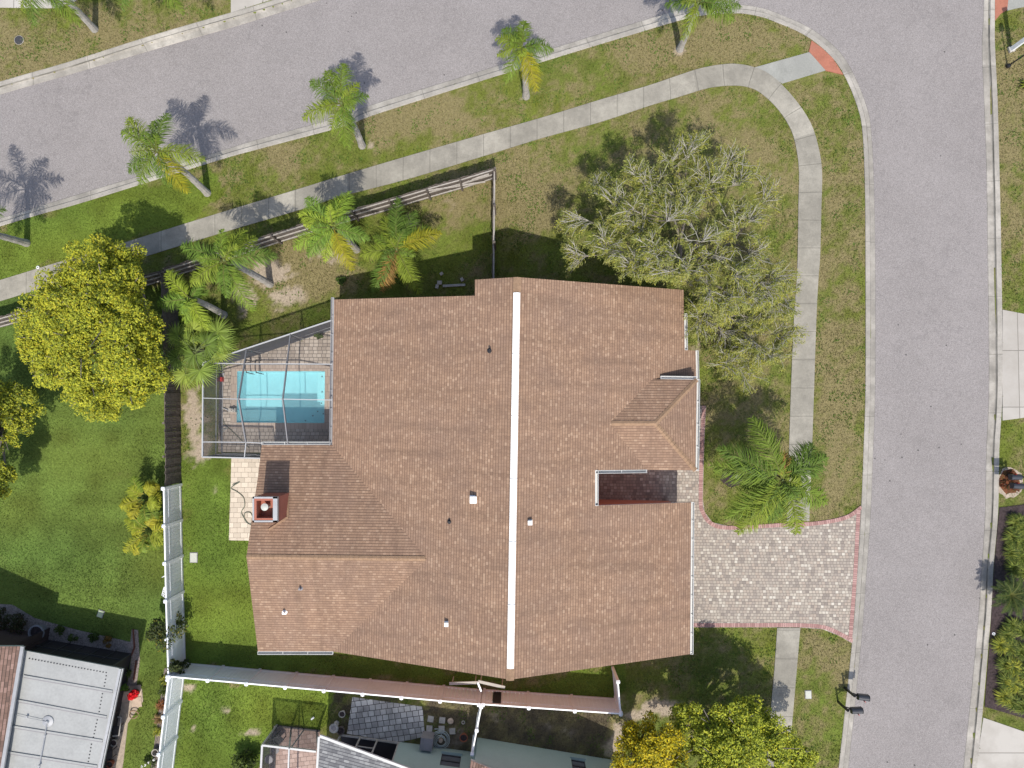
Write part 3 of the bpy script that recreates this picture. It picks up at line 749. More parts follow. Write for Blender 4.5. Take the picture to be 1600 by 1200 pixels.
def cap(name, p, q, w=.115):
    mb = MB(); L = (q - p).length; m = max(1, int(L / .2)); dv = (q - p).normalized(); sd = dv.cross(Vector((0, 0, 1))).normalized()
    for i in range(m):
        a = p + dv * (L * i / m); b = p + dv * (L * (i + 1.15) / m); lift = Vector((0, 0, .02)); lf2 = Vector((0, 0, .04))
        for s_ in (-1, 1):
            e = sd * (w * s_) - Vector((0, 0, .05))
            mb.face([a + lift, b + lf2, b + lf2 + e, a + lift + e])
    mb.build(name, M['cap'], roof)
cap('ridge_cap', W0, V0 + (W0 - V0).normalized() * .1); cap('ridge_cap', V1 + (Q1 - V1).normalized() * .1, Q1); cap('hip_cap', NE1, Q1); cap('hip_cap', SE1, Q1)
cap('ridge_cap', A, A + d * .75, .17); cap('ridge_cap', B - d * .5, B, .17)
def boxvent(px, py, pl, s, hgt, name='roof_vent'):
    c = X(px, py, pl); mb = MB()
    mb.box(c + Vector((0, 0, .015)), (s * 1.25, s * 1.3, .03)); mb.box(c + Vector((0, 0, hgt / 2)), (s, s, hgt))
    mb.box(c + Vector((0, 0, hgt + .02)), (s * 1.12, s * 1.12, .05)); mb.build(name, M['ridge'], roof)
boxvent(740, 780, PL, .27, .26); boxvent(828, 816, PR, .17, .18); boxvent(698, 974, PL, .16, .18)
def pipe(px, py, pl, r, h, mat, lean=Vector((0, 0, 0))):
    c = X(px, py, pl); mb = MB(); mb.cyl(c - Vector((0, 0, .05)), r, h + .05, 10); mb.cyl(c + Vector((0, 0, .005)), r * 2.2, .03, 12, r * 1.3)
    mb.build('vent_pipe', mat, roof)
pipe(765.5, 548, PL, .055, .3, M['black']); pipe(702.5, 815, PL, .05, .2, M['black']); pipe(470, 919, PS, .05, .24, M['grey']); pipe(445, 956, PS, .06, .26, M['ridge'])
# gutters
def gutter(p, q, out, name='gutter', mat='gutter'):
    mb = MB(); o_ = Vector(out).normalized() * .07
    mb.beam(p + o_ - Vector((0, 0, .15)), q + o_ - Vector((0, 0, .15)), .13, .02); mb.beam(p + o_ * 1.95 - Vector((0, 0, .07)), q + o_ * 1.95 - Vector((0, 0, .07)), .018, .17)
    mb.beam(p + o_ * .1 - Vector((0, 0, .07)), q + o_ * .1 - Vector((0, 0, .07)), .018, .15)
    L = (q - p).length; m = int(L / .9)
    for i in range(m + 1):
        c = p.lerp(q, i / max(1, m)); mb.beam(c - Vector((0, 0, .01)), c + o_ * 2 - Vector((0, 0, .01)), .025, .015)
    return mb.build(name, M[mat], house)
gutter(X(522, 465, PL), EN + d * .1, -n, mat='rafter_pale')
gutter(X(1080, 785, PR), X(1078.5, 1022, PR), n); gutter(X(1069, 490, PR), X(1070, 546.5, PR), n); gutter(X(1087, 548, PR), X(1088, 594, PR), n)
gutter(NE1, SE1, n); gutter(NE1 - n * 1.7, NE1, -d); gutter(ES, X(403, 1018, PS), d)
gutter(X(930, 735, PR), X(930, 790, PR), n); gutter(X(931, 735, PR), SV, d)
gutter(EN - n * .1, X(409, 695, PN), -d)
# chimney
cb = [X(448, 806, PN), X(448, 770, PN)]
ct = [P(433, 815, 5.15), P(433, 777, 5.15), P(395.5, 777, 5.15), P(395.5, 815, 5.15)]
mb = MB()
th = .09
ctr = sum(ct, Vector()) / 4
inn = [c + (ctr - c) * .28 for c in ct]
for i in range(4):
    j = (i + 1) % 4
    a, b = ct[i], ct[j]; za = 2.2
    mb.face([Vector((a.x, a.y, za)), Vector((b.x, b.y, za)), b, a])
    a2, b2 = inn[i], inn[j]
    mb.face([Vector((a2.x, a2.y, 4.55)), Vector((b2.x, b2.y, 4.55)), b2, a2])
    mb.face([a, b, b2, a2])
mb.face([Vector((p.x, p.y, 4.55)) for p in inn])
chim = mb.build('chimney', M['stucco'], house)
mb = MB()
for i in range(4):
    j = (i + 1) % 4; a = ct[i] + (ct[i] - ctr).normalized() * .03; b = ct[j] + (ct[j] - ctr).normalized() * .03
    dd = (b - a).normalized(); iw = (ctr - (a + b) / 2); iw.z = 0; iw = iw - dd * iw.dot(dd); iw.normalize()
    up = Vector((0, 0, .03)); wd_ = .075 if i != 0 else .2
    mb.face([a + up, b + up, b + up + iw * wd_, a + up + iw * wd_]); mb.face([a + up, b + up, b - Vector((0, 0, .16)), a - Vector((0, 0, .16))])
    mb.face([a + up + iw * wd_, b + up + iw * wd_, b + iw * wd_ - Vector((0, 0, .06)), a + iw * wd_ - Vector((0, 0, .06))])
mb.build('chimney_rim', M['galv'], chim)
fc = P(414, 792, 5.0); mb = MB(); mb.lathe(Vector((fc.x, fc.y, 4.5)), [(.11, 0), (.11, .5), (.165, .5), (.165, .56), (.05, .6), (0.001, .6)], 18)
mb.build('flue_cap', M['lid2'], chim, smooth=False)
mb = MB()
fl = [X(446, 768, PN), X(446, 808, PN), X(412, 828, PN), X(396, 812, PN)]
mb.beam(X(450, 768, PN) + Vector((0, 0, .03)), X(450, 808, PN) + Vector((0, 0, .03)), .1, .03); mb.beam(X(450, 808, PN) + Vector((0, 0, .03)), X(420, 828, PN) + Vector((0, 0, .03)), .1, .03)
mb.build('chimney_flashing', M['cap'], chim)

# ------------------------------------------------------------------ pool
pw = W2(POOLPX); pc = sum(pw, Vector()) / 4
pool = thing('swimming_pool', 'small rectangular turquoise swimming pool inside the screen enclosure', 'swimming pool', pc)
mb = MB()
for i in range(4):
    j = (i + 1) % 4; a, b = pw[i], pw[j]
    mb.face([Vector((a.x, a.y, .032)), Vector((b.x, b.y, .032)), Vector((b.x, b.y, -1.3)), Vector((a.x, a.y, -1.3))])
mb.face([Vector((p.x, p.y, -1.3)) for p in pw])
mb.build('basin', M['plaster'], pool)
st = W2([(498, 581), (507.5, 581), (507, 639), (498, 639)]); mb = MB(); mb.prism(st, -1.3, -.3)
st = W2([(492, 581), (499, 581), (498, 639), (491, 639)]); mb.prism(st, -1.3, -.55)
mb.build('entry_step', M['plaster_step'], pool)
for px, py in [(501, 588), (501, 612), (500, 630), (486, 643), (495, 647), (478, 650), (466, 658), (504, 654)]:
    q = P(px, py); mb = MB(); mb.box((q.x, q.y, -.285 if px > 496 and py < 639 else -1.28), (.065, .065, .02)); mb.build('step_marker', M['black'], pool)
mb = MB(); mb.face([Vector((p.x, p.y, -.1)) for p in pw]); mb.build('water', M['water'], pool)

# ------------------------------------------------------------------ pool screen enclosure
cage = thing('pool_enclosure', 'aluminium framed screen enclosure standing over the swimming pool', 'pool enclosure', P(420, 640))
EH = 2.4
NE, NW, SW_, SE = P(520, 500, EH), P(317.5, 567, EH), P(316.5, 714, EH), P(407, 716, EH)
r1a, r1b, r1c = P(385.5, 546, EH), P(373, 623.6, 3.4), P(384.5, 691, 2.5)
r2a, r2b, r2c = P(454, 522.5, EH), P(442, 623.6, 3.4), P(450, 693, 2.55)
rw, re_ = P(317, 622, EH), P(519, 625, 2.75)
pn = [P(328, 567.5, 2.42), P(382, 568.5, 2.69), P(449.5, 568.5, 2.97), P(519, 569, 2.62)]
ps = [P(316.5, 690.5, 2.42), r1c, P(412, 692.5, 2.52), r2c, P(518.5, 694, 2.6)]
SEh = P(519, 695, 2.6)
def part_beam(name, p, q, w_, h_, mat='alu'):
    mb = MB(); mb.beam(p, q, w_, h_); return mb.build(name, M[mat], cage)
for p, q in ((NE, NW), (NW, SW_), (SW_, SE)): part_beam('eave_beam', p, q, .06, .09)
for p, q in ((r1a, r1b), (r1b, r1c), (r2a, r2b), (r2b, r2c)): part_beam('rafter', p, q, .05, .12, 'rafter')
for seq in ((rw, r1b), (r1b, r2b), (r2b, re_), (pn[0], pn[1]), (pn[1], pn[2]), (pn[2], pn[3]), (ps[0], ps[1]), (ps[1], ps[2]), (r1c, P(382, 714.5, EH))): part_beam('purlin', seq[0], seq[1], .042, .05)
def gz(v): return Vector((v.x, v.y, 0))
for c in (NW, SW_, SE, r1a, r2a, rw, P(382, 714.5, EH), NE.lerp(NW, .02)): part_beam('post', gz(c), c, .05, .05, 'galv')
for a, b in ((NE, NW), (NW, SW_), (SW_, SE)):
    a2 = Vector((a.x, a.y, .85)); b2 = Vector((b.x, b.y, .85)); part_beam('chair_rail', a2, b2, .035, .04, 'galv')
    part_beam('base_rail', Vector((a.x, a.y, .07)), Vector((b.x, b.y, .07)), .05, .1, 'galv')
def scr(pts, mat):
    mb = MB(); mb.face(pts); return mb.build('screen_panel', M[mat], cage)
for a, b in ((NE, r2a), (r2a, r1a), (r1a, NW), (NW, rw), (rw, SW_), (SW_, SE)): scr([gz(a), gz(b), b, a], 'screen_wall')
for pts in ([NE, r2a, pn[2], pn[3]], [r2a, r1a, pn[1], pn[2]], [r1a, NW, pn[1]], [NW, rw, r1b, pn[1]], [pn[1], r1b, r2b, pn[2]], [pn[2], r2b, re_, pn[3]],
            [rw, ps[0], r1c, r1b], [r1b, r1c, r2c, r2b], [r2b, r2c, SEh, re_], [ps[0], SW_, P(382, 714.5, EH), r1c], [r1c, P(382, 714.5, EH), SE, ps[2]]): scr(pts, 'screen_roof')

# things on the pool deck
lad = thing('pool_ladder', 'pair of dark looped handrails at the pool edge', 'pool ladder', P(401, 577))
for px in (393, 408):
    q = P(px, 574); mb = MB()
    mb.tube([q + Vector((0, .35 + .0, 0)), q + Vector((0, .35, .7)), q + Vector((0, .2, .86)), q + Vector((0, -.1, .86)), q + Vector((0, -.3, .7)), q + Vector((0, -.34, -.4))], .028, 6)
    mb.build('handrail', M['bronze'], lad)
def mesh_thing(mb, name, label, cat, loc, mat, group=None, smooth=False):
    return tag(mb.build(name, mat, loc=loc, smooth=smooth), label, cat, group)
q = P(346, 593); t_ = thing('gas_can', 'small red can standing by the wall of the pool enclosure', 'can', q)
mb = MB(); mb.box(q + Vector((0, 0, .17)), (.28, .22, .34)); mb.box(q + Vector((.06, 0, .36)), (.12, .05, .05)); mb.build('body', M['red'], t_)
mb = MB(); mb.cyl(q + Vector((-.07, 0, .34)), .035, .1, 10); mb.build('cap', M['white'], t_)
q = P(365, 641); t_ = thing('pool_pump', 'pale pump unit with a pipe on the pool deck beside the water', 'pump', q)
mb = MB(); mb.box(q + Vector((0, 0, .12)), (.36, .2, .24)); mb.lathe(q + Vector((.05, 0, .24)), [(.09, 0), (.09, .1), (.02, .13)], 10); mb.build('body', M['stone'], t_)
mb = MB(); mb.tube([P(358, 641) + Vector((0, 0, .1)), P(346, 636) + Vector((0, 0, .1)), P(346, 600) + Vector((0, 0, .1)), P(351, 583) + Vector((0, 0, .1))], .03, 6); mb.build('pipe', M['alu'], t_)
def hose(name, label, pxs, mat, r=.018, z=.05, k=6, loc=None):
    pts = catmull([(P(a, b).x, P(a, b).y) for a, b in pxs], k); mb = MB()
    mb.tube([Vector((a, b, z)) for a, b in pts], r, 5)
    return mesh_thing(mb, name, label, 'hose', P(*pxs[0]), mat)
hose('garden_hose', 'dark hose lying slack across the pool deck near the enclosure corner', [(349, 654), (353, 664), (364, 674), (372, 682), (382, 692), (390, 700)], M['hose'])
hose('garden_hose', 'black hose looped in a coil on the cream back path below the chimney', [(364, 757), (375, 753), (362, 762), (371, 768), (381, 777), (383, 790), (378, 800), (384, 812), (391, 819), (396, 812), (392, 801), (384, 801), (382, 808), (386, 816), (394, 820), (399, 818)], M['hose'], .02, .06)
mb = MB()
for a, b in ((345, 664), (352, 668), (348, 672)):
    q = P(a, b); mb.tube([q + Vector((math.cos(t) * .12, math.sin(t) * .1, .05)) for t in [i * .7 for i in range(10)]], .014, 5)
mesh_thing(mb, 'pool_toy', 'tangle of thin blue-grey rings on the deck by the enclosure corner', 'pool toy', P(348, 668), M['hose_pale'])

# ------------------------------------------------------------------ fences
def white_fence(name, label, px, nseg, h=1.83, group='white vinyl fences', skip=(), side=1):
    pts = W2(px); base = pts[0]; f = thing(name, label, 'fence', base, group)
    L = [0]
    for a, b in zip(pts, pts[1:]): L.append(L[-1] + (b - a).length)
    def at(s_):
        for i in range(len(pts) - 1):
            if s_ <= L[i + 1] + 1e-6: return pts[i].lerp(pts[i + 1], (s_ - L[i]) / (L[i + 1] - L[i]))
        return pts[-1]
    ps_ = [at(L[-1] * k / nseg) for k in range(nseg + 1)]
    for p in ps_:
        mb = MB(); mb.box(p + Vector((0, 0, (h + .06) / 2)), (.13, .13, h + .06)); mb.box(p + Vector((0, 0, h + .085)), (.16, .16, .05)); mb.lathe(p + Vector((0, 0, h + .11)), [(.11, 0), (.001, .06)], 4)
        mb.build('post', M['white'], f)
    for k in range(nseg):
        if k in skip: continue
        a, b = ps_[k], ps_[k + 1]; dd = (b - a).normalized(); a = a + dd * .06; b = b - dd * .06
        mb = MB(); m = max(2, int((b - a).length / .19))
        for i in range(m):
            p = a.lerp(b, i / m); q2 = a.lerp(b, (i + 1) / m) - dd * .008
            mb.beam(p + Vector((0, 0, h / 2 + .03)), q2 + Vector((0, 0, h / 2 + .03)), .034, h - .14)
        pnl = mb.build('panel', M['white'], f)
        for z in (h - .05, .12):
            mb = MB(); mb.beam(a + Vector((0, 0, z)), b + Vector((0, 0, z)), .065, .15); mb.build('rail', M['white'], pnl)
        mb = MB(); mb.beam(a + Vector((0, 0, h - .42)), b + Vector((0, 0, h - .42)), .055, .06); mb.build('rail', M['white'], pnl)
    return f
white_fence('vinyl_fence', 'white vinyl fence between the side yard and the striped mown lawn', [(283, 757), (286, 900), (290, 1036)], 5)
white_fence('vinyl_fence', 'white vinyl fence running past the stone strip of the metal roofed sunroom', [(290, 1040), (271, 1200), (250, 1375)], 6)
white_fence('vinyl_fence', 'long white vinyl fence below the house reaching a broken gate', [(292, 1036), (640, 1067), (751, 1077)], 8)
white_fence('vinyl_fence', 'white vinyl fence with a square opening beside the mint house yard', [(757, 1077), (961, 1091)], 3)
white_fence('vinyl_fence', 'short white vinyl fence return from the house corner under the dark tree shade', [(961, 1089), (957, 1043)], 1)
white_fence('vinyl_fence', 'low thin white fence dividing the stone patio yard from the mint wall', [(754.5, 1080), (741, 1150)], 2)
# square opening closed with dark lattice in the panel beside the gate
ga_, gb_ = P(757, 1077), P(961, 1091); dd = (gb_ - ga_).normalized()
mb = MB(); c = ga_ + dd * .45; mb.beam(c + Vector((0, .03, 1.0)), c + dd * .42 + Vector((0, .03, 1.0)), .04, 1.35)
mesh_thing(mb, 'lattice_gate_panel', 'tall dark panel fixed on the white fence beside the gate post', 'gate panel', c, M['dark'])
for px, q2, lb in ((((702, 1068), (747, 1066.5)), .9, 'chalky white board lying on the dark grass, the flatter of the two at the gate'), (((747, 1064.5), (789, 1074)), 1.0, 'chalky white board propped on the fence gate, tilted towards the house')):
    a = P(*px[0], q2); b = P(*px[1], q2); mb = MB(); mb.beam(a, b, .14, .05)
    for e in (.1, .9):
        c = a.lerp(b, e); mb.beam(Vector((c.x, c.y, 0)), c, .05, .05, up=Vector((0, 1, 0)))
    mesh_thing(mb, 'loose_board', lb, 'board', Vector((a.x, a.y, 0)), M['slab'])
mb = MB(); mb.beam(P(752, 1078, .15), P(746.5, 1066, 1.1), .08, .06, up=Vector((1, 0, 0))); mb.beam(P(752, 1080, 1.75), P(746.5, 1066, 1.75), .08, .08)
mesh_thing(mb, 'gate_brace', 'slanted pinkish brace standing at the broken fence gate', 'brace', P(752, 1078), M['white'])

def wood_fence(name, label, px, h, side, picket=True, seed=3, rail='wood_pale', rs_=1):
    rnd = random.Random(seed); pts = W2(px); f = thing(name, label, 'fence', pts[0], 'old wooden fences')
    tot = 0
    for a, b in zip(pts, pts[1:]):
        dd = (b - a).normalized(); sd = Vector((dd.y, -dd.x, 0)) * side; L = (b - a).length
        m = max(1, int(L / .145)); mb = MB()
        for i in range(m):
            c = a + dd * (L * (i + .5) / m); hh = h * rnd.uniform(.96, 1.03); tl = sd * rnd.uniform(-.02, .02)
            mb.beam(c - dd * (L / m * .5) + Vector((0, 0, hh / 2)) + tl, c + dd * (L / m * .5) * rnd.uniform(.88, 1) + Vector((0, 0, hh / 2)) + tl, .02, hh)
        pn_ = mb.build('picket_panel', M['wood'], f)
        for z in (.3, .95, h - .18):
            mb = MB(); o_ = sd * (-.05 * rs_); mb.beam(a + o_ + Vector((0, 0, z + rnd.uniform(-.04, .04))), b + o_ + Vector((0, 0, z + rnd.uniform(-.04, .04))), .045, .09); mb.build('rail', M[rail], f)
        mb = MB(); c = a + sd * (-.09 * rs_); mb.box(c + Vector((0, 0, h / 2)), (.1, .1, h)); mb.build('post', M['wood'], f)
    return f
NF = [(772, 280), (722, 295), (672, 309), (616, 326), (560, 342), (495, 361), (440, 378), (390, 394), (341, 411), (279, 430)]
wood_fence('wooden_fence', 'long weathered wooden picket fence between the sidewalk and palm yard', NF, 1.75, 1)
wood_fence('wooden_fence', 'weathered wooden fence beyond the big yellow-green tree beside the sidewalk', [(279, 432), (170, 463), (72, 492), (-40, 523), (-200, 560)], 1.75, 1, seed=8)
wood_fence('wooden_fence', 'thin wooden side fence running from the picket corner to the house', [(772, 280), (771.5, 335), (771, 390), (770.5, 446)], 1.75, 1, seed=5)
wood_fence('wooden_fence', 'dark brown board fence beside the bare sandy strip by the pool', [(276, 436), (279, 500), (281, 560), (282, 610), (282.5, 660), (283, 710), (283, 754)], 1.7, 1, seed=6, rail='wood', rs_=-1)
mb = MB(); mb.beam(P(678, 300, .4), P(764, 272, 1.3), .08, .05); mb.beam(P(668, 298, 1.3), P(758, 284, .4), .08, .05)
mesh_thing(mb, 'fallen_rail', 'crossed grey rails leaning on the wooden fence near its corner', 'fence rail', P(678, 305), M['wood_pale'])

# ------------------------------------------------------------------ foliage tools
def orient(nrm, size_l, size_w, pos, rs):
    """one leaf quad per row: bent diamond lying across nrm"""
    m = len(pos); r = rs.normal(size=(m, 3)); t = np.cross(nrm, r); t /= np.linalg.norm(t, axis=1)[:, None] + 1e-9
    b = np.cross(nrm, t); sl = size_l[:, None] * .5; sw = size_w[:, None] * .5
    V = np.stack([pos - t * sl, pos + b * sw - t * sl * .1, pos + t * sl, pos - b * sw - t * sl * .1], 1).reshape(-1, 3)
    return V, np.arange(4 * m).reshape(m, 4)
def leafcloud(cs, rs_, per, size, pal, wts, seed, up=.9, flat=.8, asp=.5, vary=.3):
    rs = np.random.RandomState(seed); cs = np.array([tuple(c) for c in cs]); rr = np.array(rs_, float)
    cnt = np.maximum(6, (per * (rr / rr.mean()) ** 2)).astype(int); ix = np.repeat(np.arange(len(cs)), cnt); m = len(ix)
    dr = rs.normal(size=(m, 3)); dr /= np.linalg.norm(dr, axis=1)[:, None]; rad = rs.uniform(.35, 1, m) ** .6
    off = dr * (rad * rr[ix])[:, None]; off[:, 2] *= flat
    pos = cs[ix] + off
    nrm = dr * .7 + rs.normal(size=(m, 3)) * .5; nrm += np.array([.05, -.35, 0]); nrm[:, 2] = np.abs(nrm[:, 2]) + up; nrm /= np.linalg.norm(nrm, axis=1)[:, None]
    sl = size * rs.uniform(.7, 1.35, m)
    V, Fc = orient(nrm, sl, sl * asp, pos, rs)
    pal = np.array(pal); cw = rs.dirichlet(np.array(wts) * 3, len(cs)); cum = np.cumsum(cw, 1); u = rs.rand(m); k = (u[:, None] > cum[ix]).sum(1).clip(0, len(pal) - 1)
    c = pal[k] * rs.uniform(1 - vary, 1 + vary, m)[:, None]
    return V, Fc, c
def merge(lst):
    V = []; Fc = []; C = []; b = 0
    for v, f, c in lst: V.append(v); Fc.append(f + b); C.append(c); b += len(v)
    return np.concatenate(V), np.concatenate(Fc), np.concatenate(C)
YG = [(.46, .455, .035), (.35, .375, .035), (.22, .265, .03), (.08, .105, .016), (.45, .39, .028)]
def dense_tree(name, label, base, lobes, pal, wts, seed, clump=.42, per=95, size=.14, dens=1.0, group=None, hmin=1.0, barkm='bark'):  # lobes beyond the picture edge belong to the same crown
    """lobes: (px, py, radius in px, height of lobe centre)"""
    rs = random.Random(seed); cs = []; rr = []; tops = []
    for px, py, rp, h in lobes:
        c = P(px, py, h); R = rp / (F / (H - h)); tops.append((c, R))
        m = int(dens * 9 * (R / clump) ** 2 * .42) + 3
        for k in range(m):
            while True:
                v = Vector((rs.gauss(0, 1), rs.gauss(0, 1), rs.gauss(.25, .8)))
                if v.length > .1: break
            v.normalize(); rad = R * rs.uniform(.55, 1.0) if k % 4 else R * rs.uniform(.0, .6)
            q = c + Vector((v.x * rad, v.y * rad, v.z * rad * .75))
            if vn(np.array([q.x]), np.array([q.y]), .75, 60 + seed)[0] > .75: continue
            if q.z > hmin: cs.append(q); rr.append(clump * rs.uniform(.6, 1.25))
    t = thing(name, label, 'tree', base, group)
    V, Fc, C = leafcloud(cs, rr, per, size, pal, wts, seed)
    npmesh('crown', V, Fc, M['leaf'], C, t)
    mb = MB(); hub = base + Vector((0, 0, 1.6)); mb.tube([base - Vector((0, 0, .1)), base + Vector((.05, .03, .8)), hub], [.26, .2, .18], 8)
    for c, R in tops:
        e = c + Vector((0, 0, R * .3)); m1 = hub.lerp(e, .5) + Vector((rs.uniform(-.3, .3), rs.uniform(-.3, .3), .25))
        mb.tube([hub, m1, e], [.11, .07, .03], 6)
        for k in range(3):
            v = Vector((rs.uniform(-1, 1), rs.uniform(-1, 1), rs.uniform(-.1, .6))).normalized(); mb.tube([m1.lerp(e, rs.uniform(.3, .9)), e + v * R * .85], [.035, .012], 5)
    mb.build('trunk', M[barkm], t)
    return t
dense_tree('shade_tree', 'broad dense yellow-green tree over the wooden fence beside the mown lawn', P(262, 528, 0), [
    (148, 405, 40, 4.6), (115, 425, 26, 4.2), (178, 412, 30, 4.6), (208, 402, 17, 4.4), (150, 450, 48, 5.8), (85, 462, 33, 4.6), (198, 450, 34, 5.2), (60, 492, 30, 4.4), (108, 500, 50, 6.0), (165, 505, 52, 6.4),
    (218, 500, 38, 5.4), (70, 535, 38, 4.8), (125, 555, 50, 6.2), (185, 560, 48, 6.2), (232, 545, 32, 4.9), (92, 588, 38, 5.0), (145, 605, 46, 5.2), (200, 605, 40, 5.0), (238, 590, 28, 4.4), (165, 628, 28, 4.2), (48, 520, 18, 4.0), (65, 580, 16, 4.2)],
    YG, [5, 5, 2.6, 1.3, 1.1], 21, per=110, size=.115, clump=.36, dens=1.05)
dense_tree('shade_tree', 'dark rounded tree at the lawn edge with yellow leaf tips', P(42, 655, 0), [
    (20, 625, 32, 3.4), (-15, 635, 36, 3.8), (42, 645, 18, 3.0), (28, 665, 22, 3.0), (-28, 690, 36, 3.8), (6, 690, 20, 3.0), (-8, 735, 24, 3.2), (12, 738, 14, 2.8), (-2, 772, 15, 2.8),
    (-62, 650, 46, 5.4), (-95, 690, 48, 5.6), (-55, 700, 36, 5.0), (-62, 800, 34, 4.8), (-90, 845, 46, 5.2), (-130, 760, 50, 5.8)],
    YG, [3, 4, 4, 3, .4], 22, per=90, size=.11, clump=.32, dens=.8)
dense_tree('street_tree', 'large leafy green tree beside the south walkway shading the lawn', P(1095, 1130, 0), [
    (1150, 1130, 36, 3.7), (1110, 1125, 30, 3.5), (1200, 1150, 32, 3.4), (1165, 1165, 44, 4.1), (1225, 1165, 26, 3.0), (1120, 1180, 44, 4.1), (1250, 1185, 24, 2.9), (1190, 1200, 44, 4.0), (1070, 1130, 22, 2.9), (1082, 1165, 26, 3.4), (1170, 1110, 20, 3.1), (1130, 1230, 50, 4.4), (1215, 1240, 40, 3.6),
    (1080, 1215, 36, 4.0), (1180, 1270, 45, 3.7), (1062, 1112, 13, 2.7), (1195, 1115, 14, 2.9)],
    [(.48, .50, .045), (.37, .42, .045), (.23, .28, .035), (.10, .135, .02), (.52, .48, .035)], [4, 5, 3, 1.5, .6], 23, per=100, size=.12, clump=.34)
dense_tree('yellow_tree', 'bright yellow leafed small tree beside the mint house wall', P(985, 1150, 0), [
    (1025, 1170, 30, 3.9), (985, 1160, 20, 3.2), (1045, 1155, 20, 3.9), (1005, 1195, 30, 3.8), (1050, 1190, 22, 3.8), (970, 1190, 18, 3.0), (985, 1140, 12, 2.8), (1000, 1225, 30, 3.6), (1010, 1133, 14, 3.0)],
    [(.58, .46, .015), (.42, .37, .02), (.18, .19, .018), (.09, .11, .016)], [5, 4, 2.2, 1], 24, per=100, size=.12, clump=.34)

